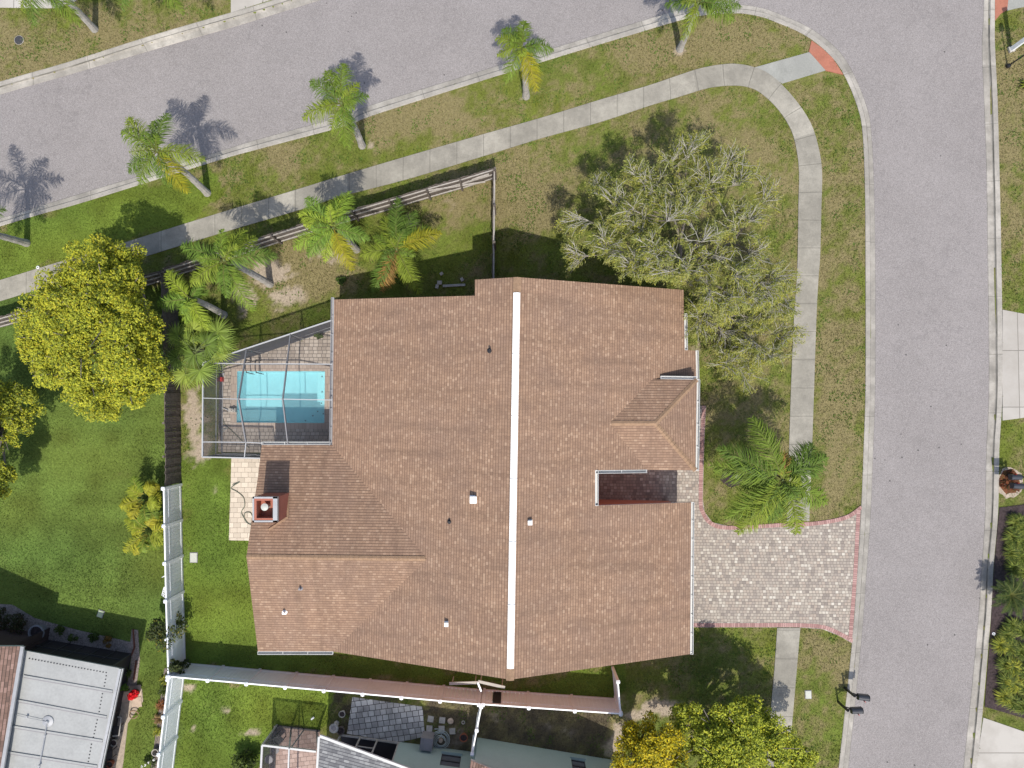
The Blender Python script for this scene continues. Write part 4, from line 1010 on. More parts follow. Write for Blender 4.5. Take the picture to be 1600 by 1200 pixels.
# sparse bottlebrush tree with bare pale twigs
def bottlebrush():
    rs = random.Random(5); nr = np.random.RandomState(5); base = P(1056, 428, 0)
    foci = [(495, 430), (265, 510), (375, 580), (480, 620), (540, 730), (760, 540), (700, 680), (820, 650), (830, 250), (720, 330), (1080, 330), (920, 530), (1080, 620), (1290, 550), (930, 790), (1130, 750), (720, 980), (900, 950), (1330, 1020),
            (1100, 960), (250, 750), (150, 900), (300, 830), (500, 960), (980, 450), (1050, 1100), (1190, 1130), (620, 860), (420, 860), (640, 560), (1000, 880), (1200, 880), (1150, 460), (880, 400), (560, 470), (180, 660), (1200, 680), (1270, 1080)]
    fp = [(860 + a / 3.87, 170 + b / 3.87) for a, b in foci]
    fp += [(1152, 502), (1165, 520), (1172, 556), (1205, 558), (1135, 572), (1105, 480), (1198, 500), (1128, 520), (1220, 525), (1160, 583), (1185, 540), (1090, 500), (1210, 470)]
    fp += [(1075, 418), (1058, 400), (1090, 436), (1036, 408), (1100, 420), (1020, 395), (1110, 455), (1150, 430), (1190, 440), (1215, 425), (1170, 460), (1225, 460), (1130, 470)]
    t = thing('bottlebrush_tree', 'wide sparse tree with bare pale twigs and thin olive leaves', 'tree', base)
    mb = MB(); hub = base + Vector((0, 0, .9)); mb.tube([base - Vector((0, 0, .1)), base + Vector((.05, 0, .5)), hub], [.2, .16, .15], 8)
    RP = [(p.x, p.y) for p in faces[1]]
    def over_roof(p): return bool(inpoly(np.array([p.x]), np.array([p.y]), RP)[0])
    tw = MB(); L = []; forks = []
    for a, r, h in ((.4, 1.9, 2.2), (1.3, 1.5, 2.5), (2.1, 2.1, 2.3), (2.9, 1.7, 2.0), (3.8, 1.4, 2.2), (4.7, 1.8, 1.8), (5.5, 2.2, 2.0), (5.0, 3.2, 1.9), (1.7, 3.0, 2.9)):
        f = base + Vector((math.cos(a) * r + .5, math.sin(a) * r + .4, h)); forks.append(f); m = hub.lerp(f, .5) + Vector((rs.uniform(-.25, .25), rs.uniform(-.25, .25), .1)); mb.tube([hub, m, f], [.10, .075, .06], 6, cap=False)
    for px, py in fp:
        dx = (px - 1075) / 190; dy = (py - 385) / 210; rr = min(1.2, math.hypot(dx, dy)); h = 5.6 - 2.7 * rr ** 2 + rs.uniform(-.7, .5)
        if py > 470: h = min(h, rs.uniform(2.3, 3.6))
        h = max(2.0, h)
        c = P(px, py, h)
        if over_roof(c): continue
        out = (c - hub); out.z = 0
        oh = out.normalized() if out.length > .3 else Vector((1, 0, 0)); out = oh * .55 + Vector((rs.gauss(0, .35), rs.gauss(0, .35), .5)); out.normalize()
        fk = min(forks, key=lambda f: (f - c).length); s0 = fk.lerp(c, .5) + Vector((rs.uniform(-.3, .3), rs.uniform(-.3, .3), .15)); mb.tube([fk, s0, c], [.045, .03, .018], 6, cap=False)
        for k in range(rs.randint(11, 15)):
            dv = (out + Vector((rs.gauss(0, .55), rs.gauss(0, .55), rs.gauss(0, .3)))).normalized(); ln = rs.uniform(.5, 1.15)
            p0 = s0.lerp(c, rs.uniform(.55, 1.0)); p1 = p0 + dv * ln * .5 + Vector((0, 0, .05)); p2 = p0 + dv * ln + Vector((0, 0, -.12 * ln))
            if over_roof(p2) or over_roof(p1): continue
            tw.tube([p0, p1, p2], [.0135, .010, .006], 4, cap=False)
            tips = [(p1, p2)]
            for j in range(rs.randint(3, 5)):
                dv2 = (dv + Vector((rs.gauss(0, .5), rs.gauss(0, .5), rs.gauss(0, .35)))).normalized(); l2 = rs.uniform(.3, .7); a = p0.lerp(p2, rs.uniform(.35, .95)); b = a + dv2 * l2 * .6; e = b + (dv2 * .6 + Vector((0, 0, -.45))) * l2 * .6
                if over_roof(e): continue
                tw.tube([a, b, e], [.010, .008, .004], 3, cap=False); tips.append((b, e))
            for a, b in tips: L.append((a, b))
    mb.build('trunk', M['bark'], t); tw.build('twigs', M['twig'], t)
    # leaves strung along twig ends, hanging
    P0 = np.array([tuple(a) for a, b in L]); P1 = np.array([tuple(b) for a, b in L]); k = 32; ix = np.repeat(np.arange(len(L)), k); u = nr.uniform(.1, 1.25, len(ix))
    pos = P0[ix] + (P1 - P0)[ix] * u[:, None] + nr.normal(size=(len(ix), 3)) * .06; pos[:, 2] -= nr.uniform(.04, .42, len(ix))
    ax = (P1 - P0)[ix]; ax /= np.linalg.norm(ax, axis=1)[:, None]; dirs = ax * .8 + nr.normal(size=(len(ix), 3)) * .6; dirs[:, 2] -= .2; dirs /= np.linalg.norm(dirs, axis=1)[:, None]
    up = nr.normal(size=(len(ix), 3)) * .5; up[:, 2] += 1; sd = np.cross(dirs, up); sd /= np.linalg.norm(sd, axis=1)[:, None]
    ln = nr.uniform(.07, .17, len(ix))[:, None]; wd = nr.uniform(.010, .019, len(ix))[:, None]
    V = np.stack([pos - sd * wd * .6, pos + dirs * ln * .5 - sd * wd, pos + dirs * ln, pos + dirs * ln * .5 + sd * wd], 1).reshape(-1, 3)
    pal = np.array([(.33, .35, .085), (.255, .29, .07), (.155, .18, .045), (.40, .385, .13), (.40, .39, .065)]); cl = nr.randint(0, 5, len(L)); pick = np.where(nr.rand(len(ix)) < .55, cl[ix], nr.randint(0, 5, len(ix)))
    c = pal[pick] * nr.uniform(.75, 1.25, len(ix))[:, None]
    npmesh('leaves', V, np.arange(len(V)).reshape(-1, 4), M['leaf'], c, t)
bottlebrush()

# ------------------------------------------------------------------ palms
PALG = [(.125, .20, .03), (.17, .245, .03), (.225, .285, .032)]
def frond_mesh(name, C, T, rise, parent, col, rs, nl=38, ll=.55, wid=.015, plum=.6, droop=.5, stemc=(.15, .16, .04)):
    """pinnate frond from crown point C arching to tip T"""
    C = np.array(tuple(C)); T = np.array(tuple(T)); ln = np.linalg.norm(T - C); mid = (C + T) / 2 + np.array([0, 0, rise])
    k = nl * 2; s_ = np.repeat(np.linspace(.12, 1.0, nl), 2); sg = np.tile([1, -1], nl)
    def bz(t): t = t[:, None]; return C * (1 - t) ** 2 + mid * 2 * t * (1 - t) + T * t * t
    def bd(t): t = t[:, None]; v = (mid - C) * 2 * (1 - t) + (T - mid) * 2 * t; return v / np.linalg.norm(v, axis=1)[:, None]
    p = bz(s_); tg = bd(s_); up = np.tile([0, 0, 1.0], (k, 1)); sd = np.cross(tg, up); sd /= np.linalg.norm(sd, axis=1)[:, None] + 1e-6; nn = np.cross(sd, tg)
    el = rs.normal(0, plum, k); dirs = tg * rs.uniform(.45, .75, k)[:, None] + sd * (sg * np.cos(el))[:, None] + nn * (np.sin(el) * .8)[:, None]; dirs /= np.linalg.norm(dirs, axis=1)[:, None]
    L = ll * np.clip(np.sin(np.pi * (s_ * .8 + .14)), .25, 1) * rs.uniform(.8, 1.15, k)
    w0 = np.cross(dirs, up); w0 /= np.linalg.norm(w0, axis=1)[:, None] + 1e-6; w_ = (wid * rs.uniform(.8, 1.2, k))[:, None]
    m = p + dirs * (L * .5)[:, None]; e = p + dirs * (L * .96)[:, None]; e[:, 2] -= L * droop * rs.uniform(.5, 1.2, k)
    V = np.stack([p - w0 * w_ * .6, p + w0 * w_ * .6, m + w0 * w_, m - w0 * w_, e + w0 * w_ * .2, e - w0 * w_ * .2], 1).reshape(-1, 3)
    b = np.arange(k)[:, None] * 6; Fc = np.concatenate([b + np.array([0, 1, 2, 3]), b + np.array([3, 2, 4, 5])]); cc = np.array(col) * rs.uniform(.7, 1.3, k)[:, None]; cc = np.concatenate([cc, cc])
    # rachis
    tt = np.linspace(0, 1, 9); q = bz(tt); rv = []; rf = []; tg = bd(tt); sdr = np.cross(tg, [0, 0, 1.0]); sdr /= np.linalg.norm(sdr, axis=1)[:, None] + 1e-6
    for i in range(9):
        r = .028 * (1 - tt[i]) + .006; rv += [q[i] - sdr[i] * r, q[i] + np.array([0, 0, r * .8]), q[i] + sdr[i] * r]
    o_ = len(V)
    for i in range(8):
        for j in range(2): a = o_ + i * 3 + j; rf.append([a, a + 1, a + 4, a + 3])
    V = np.concatenate([V, np.array(rv)]); Fc = np.concatenate([Fc, np.array(rf)]); cc = np.concatenate([cc, np.tile(stemc, (len(rf), 1))])
    return npmesh(name, V, Fc, M['leaf'], cc, parent)
def palm(name, label, base_px, crown_px, h, tips, seed, fill=4, trunk=(.17, .12), group='queen palms', ll=.55, yel=(), brown=(), tone=0, dh=(.9, .1), seg=58, wid=.0145, plum=.55, gain=1.0):
    rs = np.random.RandomState(seed); rd = random.Random(seed); base = P(*base_px); C = P(crown_px[0], crown_px[1], h)
    t = thing(name, label, 'palm tree', base, group)
    mb = MB(); top = C - Vector((0, 0, .35)); pts = []; rad = []
    for i in range(15):
        f = i / 14; p = base.lerp(top, f) + Vector((math.sin(f * 3.1) * .05, math.sin(f * 2.3) * .04, 0)); pts.append(p); rad.append((trunk[0] * (1 - f) + trunk[1] * f) * (1 + .10 * (i % 2)) * (1.25 if i == 0 else 1))
    mb.tube(pts, rad, 9); mb.build('trunk', M['palm_bark'], t)
    mb = MB(); mb.tube([top - Vector((0, 0, .1)), top + Vector((0, 0, .2)), C + Vector((0, 0, .12))], [trunk[1] * 1.15, trunk[1] * 1.1, .04], 8)
    mb.build('crownshaft', attr_green, t)
    for i, (px, py) in enumerate(tips):
        ht = h - rd.uniform(*dh[::-1]) if dh[0] > dh[1] else h - rd.uniform(*dh)
        T = P(px, py, ht); ln = (T - C).length; col = tuple(q * gain for q in PALG[(i + tone) % 3]); st = (.15, .16, .04)
        if i in yel: col = (.33, .31, .022); st = (.3, .24, .03)
        if i in brown: col = (.34, .20, .055); st = (.3, .15, .06)
        T = C + (T - C) * rd.uniform(.97, 1.03)
        frond_mesh('frond', C, T, .28 * ln + .1, t, col, rs, nl=int(seg * min(1.5, max(.6, ln / 1.6))), ll=ll * min(1.2, max(.6, ln / 1.7)), stemc=st, wid=wid, plum=plum)
    for i in range(fill):
        a = rd.uniform(0, 6.28); r = rd.uniform(.5, 1.0); T = C + Vector((math.cos(a) * r, math.sin(a) * r, rd.uniform(-.1, .8)))
        frond_mesh('frond', C, T, .35, t, tuple(q * gain for q in PALG[(i + 1 + tone) % 3]), rs, nl=24, ll=ll * .7, wid=wid)
    return t
attr_green = plain('crownshaft_green', (.12, .15, .05), .7, .25, 5)
palm('queen_palm', 'palm on bright green verge with its shadow flung across the road', (324, 302), (247, 236), 4.9, [(189, 204), (200, 186), (262, 176), (240, 190), (318, 248), (200, 268), (218, 289), (292, 298), (265, 292)], 31, yel=(7,), tone=1)
palm('queen_palm', 'palm with a full green crown over the kerb opposite the road bend', (566, 228), (534, 162), 4.8, [(485, 126), (537, 101), (474, 184), (576, 150), (544, 232), (518, 205), (552, 205), (510, 110), (560, 130), (500, 170)], 32)
palm('queen_palm', 'small open crowned palm standing on dry verge beside the kerb', (822, 151), (816, 74), 5.2, [(786, 46), (819, 33), (778, 86), (865, 76), (790, 128), (838, 140), (846, 112), (806, 50), (775, 60)], 33, yel=(5,), fill=3)
palm('queen_palm', 'palm leaning over the kerb just before the street corner', (1062, 77), (1090, 6), 4.6, [(1156, 10), (1146, 30), (1066, 62), (1040, 6), (1122, 26), (1090, -50), (1130, -40), (1050, -30)], 34)
palm('queen_palm', 'palm bole slanting into the grass with only a frond tip visible', (42, 380), (-72, 352), 5.2, [(6, 326), (-20, 290), (-90, 270), (-140, 320), (-150, 390), (-80, 430), (-20, 400), (-10, 360)], 35)
palm('queen_palm', 'pale boled palm across the road beside the round drain cover', (148, 46), (62, -38), 4.8, [(52, 38), (124, 36), (35, 15), (95, 12), (130, -30), (0, -40), (60, -110), (20, -90), (110, -90)], 36)
palm('queen_palm', 'palm whose hanging frond tips reach over the verge near the pale driveway', (258, -22), (215, -70), 4.6, [(190, 16), (286, 19), (275, -10), (160, -40), (215, -140), (150, -110), (280, -120)], 37)
palm('queen_palm', 'yellow-green palm at the wooden fence in the back yard', (557, 390), (521, 357), 4.4, [(468, 333), (478, 308), (546, 300), (530, 306), (577, 373), (460, 386), (508, 406), (551, 422), (500, 322), (475, 350), (480, 400)], 38, yel=(7,), gain=1.45, group='back yard palms', tone=2)
palm('queen_palm', 'short spreading palm with orange dead fronds beside the house shadow', (632, 405), (620, 390), 2.3, [(622, 310), (584, 369), (564, 398), (583, 456), (597, 453), (656, 457), (690, 362), (673, 356), (600, 340), (650, 330), (610, 430), (640, 440)], 39, yel=(6,), brown=(4,), fill=6, group='back yard palms')
palm('queen_palm', 'deep green palm leaning over the fence rails behind the pool yard', (422, 444), (351, 407), 5.6, [(285, 384), (347, 358), (382, 360), (432, 399), (396, 486), (300, 444), (355, 464), (310, 400), (400, 370), (380, 440), (330, 440)], 40, yel=(), gain=1.12, group='back yard palms')
palm('queen_palm', 'bright lime palm between the big tree and the deep green palm', (350, 492), (298, 467), 4.1, [(260, 424), (247, 476), (308, 502), (326, 515), (325, 453), (290, 505), (272, 440), (320, 440), (262, 460)], 41, gain=1.4, tone=2, group='back yard palms')
palm('queen_palm', 'large feathery palm spreading over the front walkway by the driveway', (1166, 733), (1222, 750), 4.9, [(1120, 698), (1174, 652), (1240, 716), (1293, 712), (1134, 812), (1152, 832), (1200, 816), (1290, 784), (1246, 832), (1272, 694), (1112, 727), (1226, 706), (1160, 760), (1258, 775), (1180, 790)],
     42, brown=(11,), fill=5, ll=.72, trunk=(.16, .13), seg=62, wid=.018)
# fan palm
def fan_palm():
    rs = np.random.RandomState(51); base = P(322, 552); C = P(306, 548, 2.8)
    t = thing('fan_palm', 'grey-green fan palm with round pleated leaves at the pool enclosure corner', 'palm tree', base)
    mb = MB(); mb.tube([base, base.lerp(C, .5), C - Vector((0, 0, .25))], [.18, .16, .1], 9); mb.build('trunk', M['bark'], t)
    ctr = [(346, 513, 26), (330, 535, 24), (350, 548, 28), (285, 535, 27), (268, 562, 24), (284, 592, 24), (314, 588, 26), (300, 562, 22), (312, 528, 24), (352, 530, 22), (330, 572, 22), (300, 508, 20), (272, 520, 22)]
    for i, (px, py, r) in enumerate(ctr):
        h = rs.uniform(2.0, 3.0); c = P(px, py, h); R = r / 32.0; dv = np.array(tuple(c - C)); dv[2] = 0; dv /= np.linalg.norm(dv) + 1e-6
        k = 30; an = np.linspace(-2.2, 2.2, k) + math.atan2(dv[1], dv[0]); L = R * rs.uniform(.85, 1.1, k)
        c0 = np.array(tuple(c)) - dv * R * .35; d3 = np.stack([np.cos(an), np.sin(an), np.full(k, .12)], -1); w0 = np.stack([-np.sin(an), np.cos(an), rs.normal(0, .5, k)], -1) * .028
        m = c0 + d3 * (L * .6)[:, None]; e = c0 + d3 * L[:, None] * 1.15; e[:, 2] -= L * rs.uniform(.15, .55, k)
        V = np.stack([np.tile(c0, (k, 1)) - w0 * .3, np.tile(c0, (k, 1)) + w0 * .3, m + w0, m - w0, e + w0 * .15, e - w0 * .15], 1).reshape(-1, 3); b = np.arange(k)[:, None] * 6
        Fc = np.concatenate([b + np.array([0, 1, 2, 3]), b + np.array([3, 2, 4, 5])]); col = np.array([(.23, .315, .055), (.15, .225, .04), (.31, .38, .065)][i % 3]) * rs.uniform(.65, 1.3, k)[:, None]
        f = npmesh('fan_leaf', V, Fc, M['leaf'], np.concatenate([col, col]), t)
        mb = MB(); mb.tube([C, C.lerp(Vector(c0), .5) + Vector((0, 0, .2)), Vector(c0)], [.025, .018, .012], 5); mb.build('petiole', attr_green, f)
fan_palm()

# ------------------------------------------------------------------ neighbour with the white panel roof sunroom
RZ = 2.55
c1, c2 = P(41, 1017, RZ), P(186, 1044, RZ); c3, c4 = P(112, 1400, RZ - .25), P(-27, 1400, RZ - .25)
sun_ = thing('sunroom', 'screened sunroom under a flat white metal panel roof with ribs', 'sunroom', P(110, 1100))
mb = MB()
mb.face([c1, c2, c3, c4]); dn = Vector((0, 0, .1))
for a, b in ((c1, c2), (c2, c3), (c3, c4), (c4, c1)): mb.face([a, b, b - dn, a - dn])
rf = mb.build('roof_panel', M['panel'], sun_)
seams = [((37, 1056), (176, 1080)), ((27, 1094), (167, 1120)), ((21, 1135), (160, 1157)), ((12, 1175), (152, 1197)), ((5, 1215), (145, 1237)), ((-2, 1255), (137, 1277))]
mb = MB(); mk = MB()
for a, b in seams:
    zz = lambda p: RZ - .25 * (p[1] - 1030) / 370 + .02
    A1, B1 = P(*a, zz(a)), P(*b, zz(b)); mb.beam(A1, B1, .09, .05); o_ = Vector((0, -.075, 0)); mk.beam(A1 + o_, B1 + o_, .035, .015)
mb.build('rib', M['panel'], rf); mk.build('rib_shadow_strip', M['grey'], rf)  # solid grey strips paint a shadow line along each rib
mb = MB()
def dots(a, b, m):
    for i in range(m):
        px = a[0] + (b[0] - a[0]) * i / (m - 1); py = a[1] + (b[1] - a[1]) * i / (m - 1); q = P(px, py, RZ - .25 * (py - 1030) / 370 + .012); mb.box(q, (.055, .04, .03))
dots((46, 1029), (166, 1051), 26); dots((166, 1056), (163, 1072), 4); dots((160, 1084), (155, 1112), 6); dots((152, 1125), (146, 1152), 6); dots((143, 1163), (138, 1190), 6)
mb.build('screw_row', M['black'], rf)
mb = MB()
for a, b, o_ in ((c2, c3, 1), (c1, c4, -1)):
    dd = (b - a).normalized(); s_ = Vector((dd.y, -dd.x, 0)) * (-1 if Vector((dd.y, -dd.x, 0)).x * o_ < 0 else 1)
    mb.beam(a + s_ * .07 - Vector((0, 0, .02)), b + s_ * .07 - Vector((0, 0, .02)), .12, .14)
    if o_ > 0: mb.beam(a + s_ * .17 - Vector((0, 0, .06)), b + s_ * .17 - Vector((0, 0, .06)), .05, .1)
mb.build('gutter', M['galv'], sun_)
mb = MB(); g = P(75, 1127, RZ - .05); mb.lathe(g, [(.28, 0), (.26, .03), (.1, .05), (.05, .12), (.001, .12)], 16); mb.tube([g + Vector((0, 0, .08)), P(70, 1150, RZ + .03), P(60, 1202, RZ), P(45, 1280, RZ)], .022, 5); mb.tube([g + Vector((0, 0, .06)), P(41, 1121, RZ + .02), P(24, 1117, RZ + .02)], .012, 5)
for a in ((70, 1150), (61, 1197), (42, 1120)): mb.box(P(*a, RZ + .03), (.09, .09, .06))
mb.build('roof_mast', M['galv'], rf)
# dark screened walls below
n0, n1 = P(61, 997), P(206, 1021); n2 = P(206 - 44, 1240); n3 = P(125, 1400)
mb = MB()
for a, b in ((n0, n1), (n1, n2), (n2, n3), (P(0, 1400), n0)): mb.face([a, b, b + Vector((0, 0, RZ - .1)), a + Vector((0, 0, RZ - .1))])
mb.build('screen_wall', M['dark'], sun_)
for k in range(7):
    q = n0.lerp(n1, k / 6); mb = MB(); mb.box(q + Vector((0, 0, 1.2)), (.06, .06, 2.4)); mb.build('mullion', M['bronze'], sun_)
for k in range(1, 5):
    q = n1.lerp(n2, k / 5); mb = MB(); mb.box(q + Vector((0, 0, 1.2)), (.06, .06, 2.4)); mb.build('mullion', M['bronze'], sun_)
mb = MB(); mb.beam(n0 + Vector((0, .03, 1.0)), n1 + Vector((0, .03, 1.0)), .05, .05); mb.build('cross_rail', M['bronze'], sun_)

bh = thing('house', 'neighbouring house with a faded brown shingle roof beside the sunroom', 'house', P(0, 1120))
e1, e2 = P(33, 1010, 2.9), P(-32, 1400, 2.9); rg1, rg2 = P(-150, 1010, 4.8), P(-190, 1400, 4.8)
roofmesh('roof', [[e1, rg1, rg2, e2]], [M['shingle_b'], M['gutter']], bh)
mb = MB(); u_ = Vector((.5, 0, 0))
mb.face([gz(e1) - u_, gz(e2) - u_, e2 - u_ - Vector((0, 0, .2)), e1 - u_ - Vector((0, 0, .2))]); mb.face([gz(e1) - u_ + Vector((0, -.4, 0)), gz(rg1) + Vector((0, -.4, 0)), rg1 + Vector((0, -.4, -.2)), e1 - u_ + Vector((0, -.4, -.1))])
mb.build('wall', M['brown_wall'], bh)
mb = MB(); mb.beam(e1 + Vector((.06, 0, -.03)), e2 + Vector((.06, 0, -.03)), .16, .1); mb.build('gutter', M['galv'], bh)

# ------------------------------------------------------------------ mint house to the south
mh = thing('house', 'mint green stucco house with a grey shingle roof and dark windows', 'house', P(700, 1190))
w0, w1 = P(624, 1159), P(738, 1174.5); w2, w3 = P(746, 1152), P(960, 1187.5); EHm = 3.3
mb = MB()
def wallq(a, b, z0, z1): mb.face([Vector((a.x, a.y, z0)), Vector((b.x, b.y, z0)), Vector((b.x, b.y, z1)), Vector((a.x, a.y, z1))])
def wall_open(a, b, holes, H_, inset=.12, apex=None):
    """wall a-b with rectangular openings (t0, t1, z0, z1), reveals set back"""
    L = (b - a); nrm = Vector((-L.y, L.x, 0)).normalized()
    if nrm.y > 0: nrm = -nrm
    xs = [0]
    for h in holes: xs += [h[0], h[1]]
    xs.append(1)
    for i in range(len(xs) - 1):
        p, q = a.lerp(b, xs[i]), a.lerp(b, xs[i + 1])
        if i % 2 == 0: wallq(p, q, -.2, H_)
        else:
            h = holes[i // 2]; wallq(p, q, -.2, h[2]); wallq(p, q, h[3], H_); pi, qi = p + nrm * inset, q + nrm * inset
            for r, s_ in (((p, h[2]), (q, h[2])), ((p, h[3]), (q, h[3]))):
                mb.face([Vector((p.x, p.y, r[1])), Vector((q.x, q.y, r[1])), Vector((qi.x, qi.y, r[1])), Vector((pi.x, pi.y, r[1]))])
            for e, ei in ((p, pi), (q, qi)): mb.face([Vector((e.x, e.y, h[2])), Vector((ei.x, ei.y, h[2])), Vector((ei.x, ei.y, h[3])), Vector((e.x, e.y, h[3]))])
h1 = [(.60, .86, .55, 1.75)]; h2 = [(.675, .775, .6, 1.7)]
wall_open(w0, w1, h1, EHm); wall_open(w2, w3, h2, 2.45); wallq(w1, w2, -.2, 2.45); wallq(w0, P(600, 1330), -.2, EHm); wallq(w3, P(930, 1400), -.2, 2.45); wm = w2.lerp(w3, .5); mb.face([Vector((w2.x, w2.y, 2.45)), Vector((w3.x, w3.y, 2.45)), Vector((wm.x, wm.y, 4.1))])
mb.build('wall', M['mint'], mh)
for (a, b, hs) in ((w0, w1, h1[0]), (w2, w3, h2[0])):
    p, q = a.lerp(b, hs[0]), a.lerp(b, hs[1]); o_ = Vector((0, -.09, 0)); mb = MB(); wallq(p + o_, q + o_, hs[2], hs[3]); wn_ = mb.build('window', M['glass'], mh)
    mb = MB()
    for z in (hs[2] + .03, (hs[2] + hs[3]) / 2, hs[3] - .03): mb.beam(p + o_ + Vector((0, .02, z)), q + o_ + Vector((0, .02, z)), .04, .06)
    for e in (p, q): mb.beam(e + o_ + Vector((0, .02, hs[2])), e + o_ + Vector((0, .02, hs[3])), .05, .05, up=Vector((0, 1, 0)))
    mb.build('window_frame', M['bronze'], wn_)
    mb = MB(); mb.beam(p + Vector((-.05, .03, hs[2] - .04)), q + Vector((.05, .03, hs[2] - .04)), .12, .07); mb.build('sill', M['mint'], mh)
g0, g1, g2, g3 = P(500, 1151, 2.9), P(650, 1207, 3.2), P(760, 1420, 4.3), P(490, 1420, 4.3)
roofmesh('roof', [[g0, g1, P(740, 1300, 2.9), P(700, 1420, 3.6), P(484, 1420, 3.6)]], [M['shingle_g'], M['gutter']], mh)
e_ = (w3 - w2).normalized(); a_ = w2 - e_ * .2; b_ = w3 + e_ * .2; up_ = Vector((0, .02, 0)); sth = Vector((e_.y, -e_.x, 0)) * 9
k0, k1, km = a_ + Vector((0, 0, 2.44)), b_ + Vector((0, 0, 2.44)), wm + Vector((0, 0, 4.21))
roofmesh('roof', [[k0, km, km + sth, k0 + sth], [km, k1, k1 + sth, km + sth]], [M['shingle_b'], M['gutter']], mh)
mb = MB(); mb.beam(g0 + Vector((0, .04, 0)), g1 + Vector((0, .04, 0)), .12, .1); mb.beam(g0 + Vector((-.04, 0, 0)), P(484, 1420, 3.6) + Vector((-.04, 0, 0)), .1, .1); mb.build('gutter', M['gutter'], mh)
# recessed dark porch screen between roof and patio
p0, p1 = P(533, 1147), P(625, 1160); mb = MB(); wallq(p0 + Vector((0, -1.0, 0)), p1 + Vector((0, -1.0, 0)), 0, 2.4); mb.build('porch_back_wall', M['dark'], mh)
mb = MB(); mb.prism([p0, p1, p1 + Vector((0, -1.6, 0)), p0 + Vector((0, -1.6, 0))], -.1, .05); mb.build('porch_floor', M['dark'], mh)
for f in (0, .33, .62, .98):
    q = p0.lerp(p1, f); mb = MB(); mb.box(q + Vector((0, 0, 1.1)), (.07, .07, 2.2)); mb.build('porch_post', M['wood_pale'], mh)
mb = MB(); mb.beam(p0.lerp(p1, .33) + Vector((0, 0, 1.0)), p0.lerp(p1, .62) + Vector((0, 0, 1.0)), .05, .05); mb.beam(p0 + Vector((0, 0, .1)), p1 + Vector((0, 0, .1)), .07, .1); mb.build('porch_rail', M['wood_pale'], mh)
# screened porch cage with pink pavers
sheet('porch_floor', [(428, 1134), (500, 1143), (500, 1400), (408, 1400)], -.1, .03, M['pink_paver'])
pg = thing('screen_porch', 'small screened porch over pink pavers beside the grey shingle roof', 'screen porch', P(460, 1170))
q1, q2, q3, q4 = P(410, 1164, 2.15), P(494, 1174, 2.15), P(397, 1400, 2.3), P(428, 1134)
def pb(name, a, b, w_, h_, m='galv'):
    mb = MB(); mb.beam(a, b, w_, h_); return mb.build(name, M[m], pg)
pb('eave_beam', q1, q2, .09, .1); pb('eave_beam', q1, q3, .09, .1); pb('rafter', P(452, 1169, 2.2), P(444, 1400, 2.4), .07, .1); pb('rafter', P(475, 1140, .06), P(455, 1168, 2.1), .05, .05)
for a, b in ((gz(q1), q1), (P(495, 1143), P(497, 1174, 2.1)), (P(455, 1138), P(452, 1169, 2.15))): pb('post', a, b, .08, .08)
pb('base_rail', gz(q1) + Vector((0, 0, .08)), P(500, 1142, .08), .07, .1, 'bronze'); pb('base_rail', gz(q1) + Vector((0, 0, .08)), gz(q3) + Vector((0, 0, .08)), .07, .1, 'bronze'); pb('chair_rail', gz(q1) + Vector((0, 0, .9)), gz(q3) + Vector((0, 0, .9)), .05, .05, 'bronze')
for pts in ([gz(q1), P(500, 1142), q2, q1], [gz(q1), gz(q3), q3, q1]):
    mb = MB(); mb.face(pts); mb.build('screen_panel', M['screen_wall'], pg)
mb = MB(); mb.face([q1, q2, P(490, 1400, 2.4), q3]); mb.build('screen_panel', M['screen_roof'], pg)
def chair(name, label, px, py, rz, mat, group=None):
    q = P(px, py, .03); t = thing(name, label, 'chair', q, group); R = Matrix.Rotation(rz, 3, 'Z'); f = lambda x, y, z: q + R @ Vector((x, y, z))
    mb = MB(); mb.box(f(0, 0, .42), (.46, .46, .04), rz); mb.build('seat', M[mat], t)
    mb = MB(); mb.beam(f(-.22, .23, .62), f(.22, .23, .62), .03, .36); mb.build('backrest', M[mat], t)
    for x in (-.2, .2):
        for y in (-.2, .2):
            mb = MB(); mb.beam(f(x, y, 0), f(x, y, .42 if y < 0 else .8), .035, .035, up=Vector((0, 1, 0))); mb.build('leg', M['bronze'], t)
        mb = MB(); mb.beam(f(x * 1.1, -.22, .62), f(x * 1.1, .22, .62), .04, .03); mb.build('armrest', M['bronze'], t)
    return t
chair('patio_chair', 'dark patio chair standing inside the pink paved screen porch', 438, 1150, .8, 'black')
q = P(430, 1172, .03); t_ = thing('standing_fan', 'small grey standing fan inside the pink paved porch', 'fan', q)
mb = MB(); mb.lathe(q, [(.2, 0), (.2, .03), (.03, .05), (.02, .9), (.001, .9)], 12); mb.build('stand', M['grey'], t_)
mb = MB(); mb.lathe(q + Vector((0, 0, .88)), [(.2, 0), (.22, .05), (.2, .12), (.05, .14), (.001, .14)], 14); mb.build('fan_cage', M['grey'], t_)

